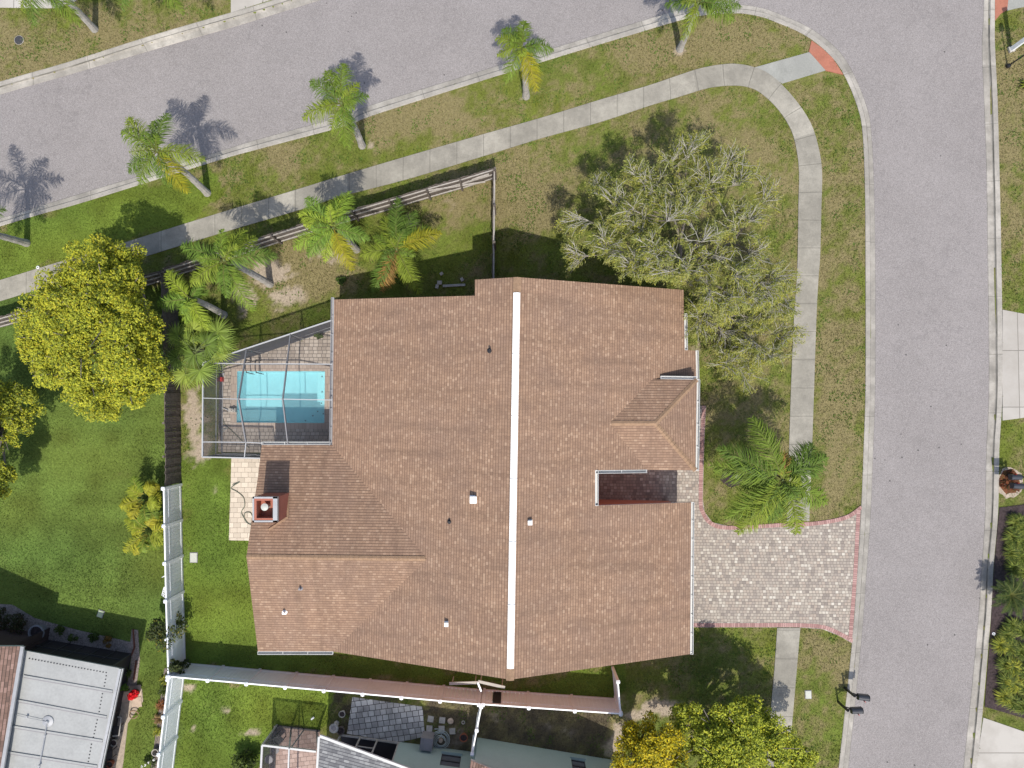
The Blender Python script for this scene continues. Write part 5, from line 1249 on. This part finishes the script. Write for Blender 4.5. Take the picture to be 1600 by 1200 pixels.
# things in the patio yard
q = P(669, 1152, .0); t_ = thing('air_conditioner', 'grey boxy air conditioner unit against the mint wall', 'air conditioner', q)
mb = MB(); mb.box(q + Vector((0, 0, .4)), (.62, .62, .8), -.12); mb.build('body', M['grey'], t_)
mb = MB(); mb.lathe(q + Vector((0, 0, .8)), [(.26, 0), (.26, .03), (.05, .04), (.001, .04)], 16); mb.build('fan_grille', M['grey'], t_)
q = P(689, 1155); pts = []
for i in range(70):
    t = i * .42; r = .2 + .0043 * i; pts.append(q + Vector((math.cos(t) * r, math.sin(t) * r, .05 + .05 * math.sin(i * .3) ** 2 + (.12 if i < 25 else 0))))
pts += [P(694, 1141, .05), P(686, 1139, .05), P(679, 1139, .05)]
mb = MB(); mb.tube(pts, .022, 5); mesh_thing(mb, 'coiled_hose', 'pale garden hose wound in rings beside the air conditioner', 'hose', q, M['hose_pale'])
mb = MB(); mb.lathe(q, [(.1, 0), (.12, .1), (.1, .2), (.001, .2)], 8); mesh_thing(mb, 'stepping_stone', 'tan stone in the middle of the coiled hose', 'stone', q, M['flag'])
for i, (px, py, lb) in enumerate([(673, 1123, 'square stepping stone nearest the patio edge in the upper row'), (691, 1125, 'square stepping stone in the middle of the upper row'), (671, 1138, 'square stepping stone close above the air conditioner'), (690, 1138.5, 'square stepping stone touching the top of the coiled hose'), (707, 1142, 'square stepping stone alone right of the coiled hose')]):
    q = P(px, py); mb = MB(); mb.box(q + Vector((0, 0, .02)), (.30, .30, .06), -.15 + i * .05); mesh_thing(mb, 'stepping_stone', lb, 'stepping stone', q, M['stone'], 'stepping stones')
q = P(704, 1126); mb = MB(); mb.lathe(q, [(.15, 0), (.16, .06), (.1, .09), (.001, .09)], 9); mesh_thing(mb, 'stepping_stone', 'rounded tan stepping stone next to the square ones', 'stepping stone', q, M['flag'], 'stepping stones')
q = P(724, 1128); mb = MB(); mb.lathe(q, [(.08, 0), (.1, .08), (.07, .1), (.05, .06), (.05, 0)], 12); mesh_thing(mb, 'drain_pipe', 'small pale ring of pipe standing in bare dirt', 'pipe', q, M['stone'])
def pot(name, label, px, py, r, h, mat, group=None, soil=True, z=0.0):
    q = P(px, py, z); t = thing(name, label, 'plant pot', q, group); mb = MB(); mb.lathe(q, [(r * .7, 0), (r * .95, h * .85), (r * 1.08, h * .86), (r * 1.08, h), (r * .88, h), (r * .85, h * .8)], 14); mb.build('pot', mat, t)
    if soil: mb = MB(); mb.lathe(q + Vector((0, 0, h * .82)), [(r * .88, 0), (.001, .01)], 14); mb.build('soil', M['mulch'], t)
    return t
pot('plant_pot', 'empty red terracotta pot on bare dirt by the mint wall', 725, 1149, .2, .3, M['terra'])
pot('plant_pot', 'pale bowl shaped pot on grass beside the grey stone patio', 536, 1113, .16, .25, M['stone'])
pot('plant_pot', 'brown tub at the lower corner of the grey stone patio', 534, 1138, .2, .3, M['wood'])
q = P(526, 1130); t_ = thing('bird_bath', 'pale blue oval bird bath beside the brown tub', 'bird bath', q)
mb = MB(); mb.lathe(q, [(.14, 0), (.06, .1), (.06, .5), (.2, .55), (.24, .6), (.2, .6), (.001, .56)], 16); mb.build('pedestal', M['stone'], t_)
mb = MB(); mb.lathe(q + Vector((0, 0, .585)), [(.2, 0), (.001, .002)], 16); mb.build('water', M['glass'], t_)
q = P(489, 1121.5); mb = MB(); mb.box(q + Vector((0, 0, .06)), (.16, .07, .12), .6); mb.box(q + Vector((.06, .05, .13)), (.07, .05, .06), .6); mesh_thing(mb, 'garden_ornament', 'tiny white ornament standing in the shaded grass', 'ornament', q, M['white'])
# lattice rocks north of house
for i, (px, py, sz, lb) in enumerate([(687, 442, .2, 'pale broken block farthest from the palm in the house shadow'), (690, 428, .14, 'pale block at the head of the shaded row by the house'), (683, 448, .16, 'pale block at the near end of the shaded edging row'), (722, 437, .15, 'single pale block lying apart beside the roof step')]):
    q = P(px, py); mb = MB(); mb.box(q + Vector((0, 0, .05)), (sz * 1.2, sz, .12), i * .7); mesh_thing(mb, 'concrete_block', lb, 'block', q, M['stone'], 'loose pale blocks')
mb = MB(); mb.beam(P(692, 447, .05), P(727, 445, .05), .12, .1); mesh_thing(mb, 'edging_strip', 'long pale edging strip lying in the house shadow', 'edging', P(692, 447), M['stone'])

# ------------------------------------------------------------------ lids and small ground things
q = P(30, 63); t_ = thing('drain_cover', 'round black drain cover set in the olive grass', 'drain cover', q)
mb = MB(); mb.lathe(q, [(.23, -.05), (.23, .03), (.19, .035), (.001, .04)], 22); mb.build('lid', M['iron'], t_); mb = MB(); mb.lathe(q, [(.25, -.05), (.25, .025), (.225, .028), (.225, -.05)], 22); mb.build('collar', M['stone'], t_)
def lid(name, label, px, py, w_, l_, rz, mat):
    q = P(px, py); t = thing(name, label, 'utility lid', q); mb = MB(); mb.box(q + Vector((0, 0, .02)), (w_, l_, .06), rz); mb.build('lid', mat, t); mb = MB(); mb.box(q + Vector((0, 0, .01)), (w_ + .06, l_ + .06, .04), rz); mb.build('collar', M['grey'], t)
lid('utility_lid', 'pale rectangular utility lid in the bright side yard grass', 303, 871, .34, .47, 0, M['lid2'])
lid('utility_lid', 'pale green square lid in the mown lawn near the sunroom', 157.5, 959, .26, .32, -.35, M['lid'])
lid('utility_lid', 'small white square lid beside the south walkway', 1262.5, 1085, .28, .38, .02, M['lid2'])
q = P(60, 418); mb = MB(); mb.lathe(q, [(.07, 0), (.08, .06), (.05, .07), (.04, 0)], 12); mesh_thing(mb, 'sprinkler_head', 'small white sprinkler ring at the sidewalk edge', 'sprinkler', q, M['white'])
q = P(1552, 990, .03); mb = MB(); mb.lathe(q, [(.07, 0), (.08, .05), (.05, .06), (.04, 0)], 12); mesh_thing(mb, 'sprinkler_head', 'small white sprinkler ring in the dark mulch bed', 'sprinkler', q, M['white'])

# mailboxes
def mailbox(label, bx, by, dx, dy, arm=True, L=.52, group='curbside mailboxes'):
    q = P(bx, by); t = thing('mailbox', label, 'mailbox', q, group); dv = Vector((dx, dy, 0)).normalized(); sd = Vector((-dv.y, dv.x, 0))
    mb = MB(); mb.beam(q, q + Vector((0, 0, 1.12)), .09, .09, up=Vector((0, 1, 0))); mb.lathe(q + Vector((0, 0, 1.12)), [(.07, 0), (.001, .09)], 8); mb.beam(q + Vector((0, 0, .98)), q + dv * .62 + Vector((0, 0, .98)), .06, .07); mb.beam(q + Vector((0, 0, .6)), q + dv * .34 + Vector((0, 0, .95)), .04, .04); mb.build('post', M['black'], t)
    c0 = q + dv * .14 + Vector((0, 0, 1.02)); c1 = c0 + dv * L; mb = MB(); prof = [(-.14, 0), (.14, 0), (.14, .16)] + [(.14 * math.cos(a), .16 + .13 * math.sin(a)) for a in [math.pi * k / 8 for k in range(1, 8)]] + [(-.14, .16)]
    r0 = [c0 + sd * x + Vector((0, 0, z)) for x, z in prof]; r1 = [c1 + sd * x + Vector((0, 0, z)) for x, z in prof]
    for i in range(len(prof)): j = (i + 1) % len(prof); mb.face([r0[i], r0[j], r1[j], r1[i]])
    mb.face(r0[::-1]); mb.face(r1); b_ = mb.build('box', M['mailbox'], t)
    mb = MB(); r2 = [c1 + dv * .001 + sd * x * 1.06 + Vector((0, 0, z * 1.03)) for x, z in prof]; r3 = [p + dv * .03 for p in r2]
    for i in range(len(prof)): j = (i + 1) % len(prof); mb.face([r2[i], r2[j], r3[j], r3[i]])
    mb.face(r3); mb.build('door', M['black'], t)
    mb = MB(); f = c0.lerp(c1, .6) + sd * -.155 + Vector((0, 0, .1)); mb.beam(f, f + Vector((0, 0, .2)), .02, .04, up=Vector((0, 1, 0))); mb.build('flag', M['red'], b_)
mailbox('black mailbox of the kerbside pair, the one nearer the paver driveway', 1319, 1074, 1, -.12)
mailbox('black mailbox of the kerbside pair, the one beside the street tree', 1309, 1096, 1, .05)
mailbox('dark mailbox on the reddish litter ring, the upper one', 1574, 742, -1, 0, L=.5)
mailbox('dark mailbox on the reddish litter ring, the lower one by the mulch bed', 1578, 756, -1, .04, L=.55)
# posts at the corner across the street
q = P(1579, 78); t_ = thing('sign_post', 'white square post standing on the dark grass verge', 'post', q); mb = MB(); mb.box(q + Vector((0, 0, 1.7)), (.2, .2, 3.4), .3); mb.build('post', M['white'], t_); mb = MB(); mb.box(q + Vector((0, 0, .06)), (.3, .3, .12), .3); mb.build('base', M['slab'], t_); mb = MB(); mb.box(q + Vector((0, 0, 3.45)), (.28, .28, .1), .3); mb.build('cap', M['white'], t_)
q = P(1574, 104); t_ = thing('lamp_post', 'thin black post with a round foot on the verge', 'post', q); mb = MB(); mb.tube([q, q + Vector((0, 0, 3.2))], [.04, .03], 8); mb.build('pole', M['black'], t_); mb = MB(); mb.lathe(q, [(.11, 0), (.11, .15), (.05, .25), (.001, .25)], 12); mb.build('foot', M['black'], t_)
mb = MB(); mb.lathe(q + Vector((0, 0, 3.2)), [(.06, 0), (.15, .05), (.13, .4), (.03, .5), (.001, .5)], 8); mb.build('lantern', M['black'], t_)

# ------------------------------------------------------------------ low plants
LV = [(.10, .14, .02), (.07, .105, .018), (.04, .06, .012)]
def bush(name, label, px, py, r, h, pal, seed, size=.09, per=70, group=None, cat='shrub', n=10, z=0.0, asp=.5):
    rs = random.Random(seed); c = P(px, py, z); cs = []; rr = []
    for k in range(n):
        a = rs.uniform(0, 6.28); q = r * math.sqrt(rs.random()) * .7; cs.append(c + Vector((math.cos(a) * q, math.sin(a) * q, h * rs.uniform(.35, .85) * (1 - .4 * q / r)))); rr.append(r * rs.uniform(.3, .45))
    t = thing(name, label, cat, c, group); V, Fc, C = leafcloud(cs, rr, per, size, pal, [4, 3, 2, 1][:len(pal)], seed, asp=asp); npmesh('leaves', V, Fc, M['leaf'], C, t)
    mb = MB()
    for k in range(5): a = rs.uniform(0, 6.28); mb.tube([c - Vector((0, 0, .05)), c + Vector((math.cos(a) * r * .2, math.sin(a) * r * .2, h * .35)), c + Vector((math.cos(a) * r * .5, math.sin(a) * r * .5, h * .7))], [.022, .016, .008], 4)
    mb.build('stems', M['bark'], t); return t
def tuft(name, label, px, py, r, h, pal, seed, n=120, group=None, cat='plant', wid=.018, z=0.0):
    rs = np.random.RandomState(seed); c = P(px, py, z); a = rs.uniform(0, 6.28, n); L = r * rs.uniform(.6, 1.1, n); o = np.array(tuple(c)) + np.stack([np.cos(a), np.sin(a), a * 0], -1) * (r * .3 * rs.rand(n))[:, None]
    d3 = np.stack([np.cos(a), np.sin(a), np.zeros(n)], -1); w_ = np.stack([-np.sin(a), np.cos(a), np.zeros(n)], -1) * (wid * rs.uniform(.7, 1.2, n))[:, None]; hh = h * rs.uniform(.6, 1.1, n)
    m = o + d3 * (L * .5)[:, None]; m[:, 2] += hh; e = o + d3 * L[:, None]; e[:, 2] += hh * rs.uniform(.1, .9, n)
    V = np.stack([o - w_ * .6, o + w_ * .6, m + w_, m - w_, e + w_ * .15, e - w_ * .15], 1).reshape(-1, 3); b = np.arange(n)[:, None] * 6; Fc = np.concatenate([b + np.array([0, 1, 2, 3]), b + np.array([3, 2, 4, 5])])
    col = np.array(pal)[rs.randint(0, len(pal), n)] * rs.uniform(.7, 1.3, n)[:, None]; o_ = npmesh(name, V, Fc, M['leaf'], np.concatenate([col, col]), loc=c); return tag(o_, label, cat, group)
LIR = [(.24, .27, .05), (.15, .20, .035), (.08, .12, .02)]; LIY = [(.38, .38, .045), (.26, .29, .04), (.13, .17, .028)]
rows = [(1584, 815, 0, 'near the top corner of the mulch bed'), (1597, 822, 0, 'at the top of the mulch bed by the lawn'), (1579, 838, 0, 'second down the mulch bed edge'), (1593, 845, 0, 'second down the inner bed row'), (1577, 862, 0, 'third down the mulch bed edge'), (1592, 868, 0, 'third down the inner bed row'),
        (1580, 886, 0, 'just above the dark cycad'), (1596, 892, 0, 'above and beside the dark cycad'), (1578, 976, 0, 'just below the dark cycad'), (1594, 982, 0, 'below and beside the dark cycad'), (1570, 990, 0, 'between the cycad and the yellow clump'), (1559, 1006, 1, 'bright yellow at the kerb side'),
        (1575, 1010, 0, 'beside the bright yellow clump'), (1593, 1016, 0, 'in the inner row past the yellow clump'), (1567, 1036, 0, 'at the start of the lower row'), (1579, 1040, 1, 'yellowish in the lower row'), (1568, 1062, 0, 'in the middle of the lower row'), (1579, 1066, 1, 'yellowish in the middle of the lower row'),
        (1565, 1086, 1, 'yellow near the foot of the bed'), (1578, 1094, 0, 'at the foot of the bed'), (1592, 1100, 0, 'lowest in the bed beside the pale driveway'), (1598, 1046, 0, 'in the inner row of the lower bed'), (1598, 1074, 0, 'lower in the inner row of the bed')]
for i, (px, py, y, w_) in enumerate(rows):
    tuft('border_plant', 'grassy bed plant ' + w_, px, py, .46, .38, LIY if y else LIR, 100 + i, n=210, group='grassy plants in the mulch bed', z=.03)
# cycad
def cycad():
    rs = np.random.RandomState(77); c = P(1561, 922, .03); t = thing('cycad', 'dark green cycad rosette at the kerb side of the mulch bed', 'cycad', c); mb = MB(); mb.lathe(c, [(.14, 0), (.16, .6), (.12, .85), (.001, .85)], 10); mb.build('trunk', M['bark'], t); C = c + Vector((0, 0, .85))
    for i in range(26):
        a = i * 2.4; r = 1.02 + .12 * math.sin(i * 1.7); T = C + Vector((math.cos(a) * r, math.sin(a) * r, .05 + .3 * (i % 3) * .5)); frond_mesh('frond', C, T, .35, t, [(.045, .075, .015), (.035, .06, .012), (.06, .09, .016)][i % 3], rs, nl=34, ll=.24, wid=.013, plum=.2, droop=.15, stemc=(.12, .13, .03))
cycad()
# areca palms at the vinyl fence
def areca(label, px, py, h, seed):
    rs = np.random.RandomState(seed); rd = random.Random(seed); c = P(px, py); t = thing('areca_palm', label, 'palm', c, 'areca clumps at the vinyl fence')
    mb = MB()
    for k in range(6): a = rd.uniform(0, 6.28); e = c + Vector((math.cos(a) * .22, math.sin(a) * .22, h * .55)); mb.tube([c + Vector((math.cos(a) * .1, math.sin(a) * .1, 0)), e], [.035, .025], 6)
    mb.build('canes', attr_green, t)
    for i in range(17):
        a = i * 2.4 + rd.uniform(-.3, .3); r = rd.uniform(.7, 1.3); C = c + Vector((math.cos(a) * .2, math.sin(a) * .2, h * .6)); T = c + Vector((math.cos(a) * r, math.sin(a) * r, h * rd.uniform(.6, 1.0)))
        frond_mesh('frond', C, T, .45, t, [(.36, .36, .03), (.28, .32, .03), (.18, .25, .03), (.38, .35, .03)][i % 4], rs, nl=22, ll=.46, wid=.02, plum=.3, droop=.5, stemc=(.3, .28, .05))
areca('yellow-green areca clump at the fence top near the shadow', 242, 774, 1.7, 61); areca('yellow-green areca clump lower along the white fence', 247, 825, 1.6, 62)
DK = [(.055, .075, .02), (.035, .05, .014), (.085, .10, .025), (.20, .17, .02)]
bush('vine_shrub', 'leafy dark shrub climbing over the white fence opposite the gravel bed', 279, 975, .95, 2.7, DK, 201, .13, 90, n=22)
bush('vine_shrub', 'small dark shrub covering the white fence corner', 294, 1030, .6, 2.5, DK[:3], 202, .12, 90, n=14)
bush('shrub', 'rounded leafy shrub in the weedy yard beside the screen porch', 388, 1188, .8, 1.5, LV, 203, .14, 90, n=14)
bush('shrub', 'small green shrub in the corner of the pool deck', 500, 526, .28, .7, LV, 204, .09, 50, n=7)
bush('weed_clump', 'green weed clump at the shaded foot of the house corner', 534, 440, .3, .35, [(.08, .14, .02), (.05, .09, .015)], 205, .1, 50, n=6)
for i, (px, py, pal, lb) in enumerate([(97, 986, LV, 'first green shrub in the gravel bed beside the barrel'), (120, 991, LV, 'second green shrub in the gravel bed'), (150, 996, LV[1:], 'dark low shrub in the middle of the gravel bed'), (172, 1000, [(.28, .15, .03), (.2, .1, .03), (.1, .09, .02)], 'orange leafed shrub in the gravel bed')]):
    bush('shrub', lb, px, py, .34, .5, pal, 210 + i, .09, 50, 'shrubs in the gravel bed', n=7)
for i, (px, py, lb) in enumerate([(12, 962, 'dark shaded bush beside the lawn at the brown roof'), (36, 972, 'dark shaded bush between the lawn and the barrel'), (-12, 975, 'dark bush half cut off beside the brown roof')]): bush('shrub', lb, px, py, .6, .9, [(.06, .07, .025), (.05, .045, .02), (.1, .06, .03)], 220 + i, .11, 60, 'dark bushes by the brown roof', n=10)
pot('barrel_planter', 'grey barrel planter at the corner of the gravel bed', 67, 984, .38, .55, M['grey'])
bush('shrub', 'bright green plant between the sunroom wall and red flowers', 198, 1067, .3, .6, [(.12, .22, .03), (.08, .15, .02)], 230, .12, 45, n=6)
bush('shrub', 'dull green plant at the sunroom corner beside the log edging', 202, 1046, .3, .5, LV, 231, .1, 40, n=6)
t_ = pot('flower_pot', 'pot heaped with bright red flowers on the tan slabs', 214.5, 1081, .22, .35, M['terra']); q = P(214.5, 1081)
V, Fc, C = leafcloud([q + Vector((-.08, -.05, .42)), q + Vector((.1, .1, .45)), q + Vector((.02, .02, .5))], [.2, .18, .18], 90, .1, [(.75, .012, .02), (.5, .01, .015)], [3, 1], 233, asp=.8); npmesh('flowers', V, Fc, M['leaf'], C, t_)
for px, py, w_, lb in ((213, 1079, .55, 'tan flagstone under the pot of red flowers'), (214, 1097, .5, 'tan flagstone below the red flowers'), (197, 1088, .5, 'tan flagstone against the dark sunroom wall')): q = P(px, py); mb = MB(); mb.box(q + Vector((0, 0, .02)), (w_, w_, .05), .15); mesh_thing(mb, 'flagstone', lb, 'flagstone', q, M['flag'], 'tan flagstones')
q = P(211, 1114); mb = MB(); mb.tube([q + Vector((math.cos(a) * .22, math.sin(a) * .2, .08 + .12 * abs(math.sin(a)))) for a in [k * .45 for k in range(14)]], .03, 6); mesh_thing(mb, 'wicker_hoop', 'orange wicker hoop lying at the lawn edge', 'hoop', q, M['cap'])
chair('garden_chair', 'metal framed garden chair beside the sunroom, the upper one', 186, 1135, 1.4, 'bronze', 'chairs beside the sunroom'); chair('garden_chair', 'metal framed garden chair beside the sunroom, the lower one', 176, 1172, 1.5, 'bronze', 'chairs beside the sunroom')
mb = MB(); q = P(187, 1122)
for a, b in (((184, 1120), (189, 1121)), ((189, 1121), (186, 1149)), ((186, 1149), (176, 1150))): mb.tube([P(*a, .9), P(*b, .9)], .03, 6)
for a in ((184, 1120), (189, 1121), (186, 1149), (176, 1150)): mb.tube([P(*a), P(*a, .9)], .025, 6)
mesh_thing(mb, 'trellis_frame', 'pale tubular trellis frame over the chairs by the sunroom', 'trellis', q, M['wood_pale'])
pot('plant_pot', 'round pale pot between the two garden chairs', 182, 1157, .17, .3, M['stone'])
pot('plant_pot', 'terracotta pot at the end of the row by the sunroom', 176, 1190, .17, .3, M['terra'])
mb = MB()
for a, b in (((208, 983), (210, 1012)), ((210, 1012), (205, 1024)), ((213, 1032), (209, 1062))): mb.tube([P(*a, .06), P(*b, .06)], .04, 7)
mesh_thing(mb, 'log_edging', 'reddish brown log edging bordering the gravel bed', 'edging', P(208, 983), M['log'])
# along the lower vinyl fence
pot('plant_pot', 'pale hollow pot pushed against the white fence', 246.5, 1172, .17, .3, M['stone'], soil=False)
for i, (px, py, pal, lb) in enumerate([(259, 1062, LIY, 'yellow leafed plant in the strip at the fence corner'), (257, 1078, LV, 'green plant in the stone strip below the fence corner'), (253, 1100, [(.3, .12, .05), (.2, .08, .03)], 'orange leafed plant in the stone strip at the fence'), (249, 1122, [(.32, .2, .1), (.2, .15, .06)], 'pinkish plant in the stone strip at the fence'), (247, 1142, LIY, 'yellow-green plant in the stone strip above the hollow pot')]): tuft('strip_plant', lb, px, py, .28, .25, pal, 240 + i, 60, 'plants in the stone strip')
t_ = bush('flowering_shrub', 'low dark shrub with small white flowers beside the white fence', 238, 1190, .4, .4, [(.05, .08, .02), (.04, .06, .015)], 250, .08, 40, n=7); q = P(238, 1190); rs_ = np.random.RandomState(3)
V, Fc, C = leafcloud([q + Vector((rs_.uniform(-.35, .35), rs_.uniform(-.35, .35), .42)) for k in range(6)], [.05] * 6, 8, .07, [(.8, .8, .78)], [1], 251, asp=.9); npmesh('flowers', V, Fc, M['leaf'], C, t_)
q = P(259, 925); t_ = thing('lattice_trellis', 'white diamond lattice trellis tilted against the white fence', 'trellis', q); mb = MB()
cc = [P(262, 915, 1.2), P(264, 938, 1.2), P(253, 930, .9), P(256, 918, .9)]
u0, v0 = cc[1] - cc[0], cc[3] - cc[0]
for k in range(5):
    f = k / 4; mb.beam(cc[0] + u0 * f, cc[0] + v0 + (cc[2] - cc[3]) * f, .03, .015); mb.beam(cc[0] + v0 * f, cc[1] + (cc[2] - cc[1]) * f, .03, .015)
mb.build('lattice', M['white'], t_); mb = MB(); mb.tube([q, P(259, 926, 1.2)], .02, 5); mb.build('stake', M['white'], t_)
q = P(255, 901); mb = MB(); mb.tube([P(253, 902, .9), P(263, 897, 1.3)], .02, 5); mb.tube([P(263, 897), P(263, 897, 1.3)], .02, 5); mesh_thing(mb, 'fence_bracket', 'thin white bracket sticking out above the lattice trellis', 'bracket', q, M['white'])
# landscape lights and dead frond heap under the front palm
q = P(1139, 742); mb = MB(); mb.lathe(q, [(.05, 0), (.05, .3), (.12, .3), (.12, .36), (.03, .42), (.001, .42)], 10); mesh_thing(mb, 'path_light', 'small dark path light in the ring under the front palm', 'light', q, M['black'])
q = P(1150, 744); mb = MB(); mb.lathe(q, [(.12, 0), (.1, .18), (.001, .2)], 7); mesh_thing(mb, 'garden_rock', 'grey rock in the mulch ring under the front palm', 'rock', q, M['grey'])
for i, (px, py, r) in enumerate([(1578, 745, .3), (1570, 757, .3), (1584, 762, .3)]): bush('croton', ['reddish croton behind the upper mailbox of the litter ring', 'reddish croton nearest the kerb in the litter ring', 'reddish croton below the mailboxes in the litter ring'][i], px, py, r, .3, [(.22, .07, .03), (.14, .05, .025), (.08, .06, .02)], 260 + i, .1, 45, 'crotons in the litter ring', n=6, z=.03)
tuft('agave', 'bright yellow-green spiky plant on the verge behind the posts', 1602, 137, .4, .35, LIY, 270, 60, wid=.03)
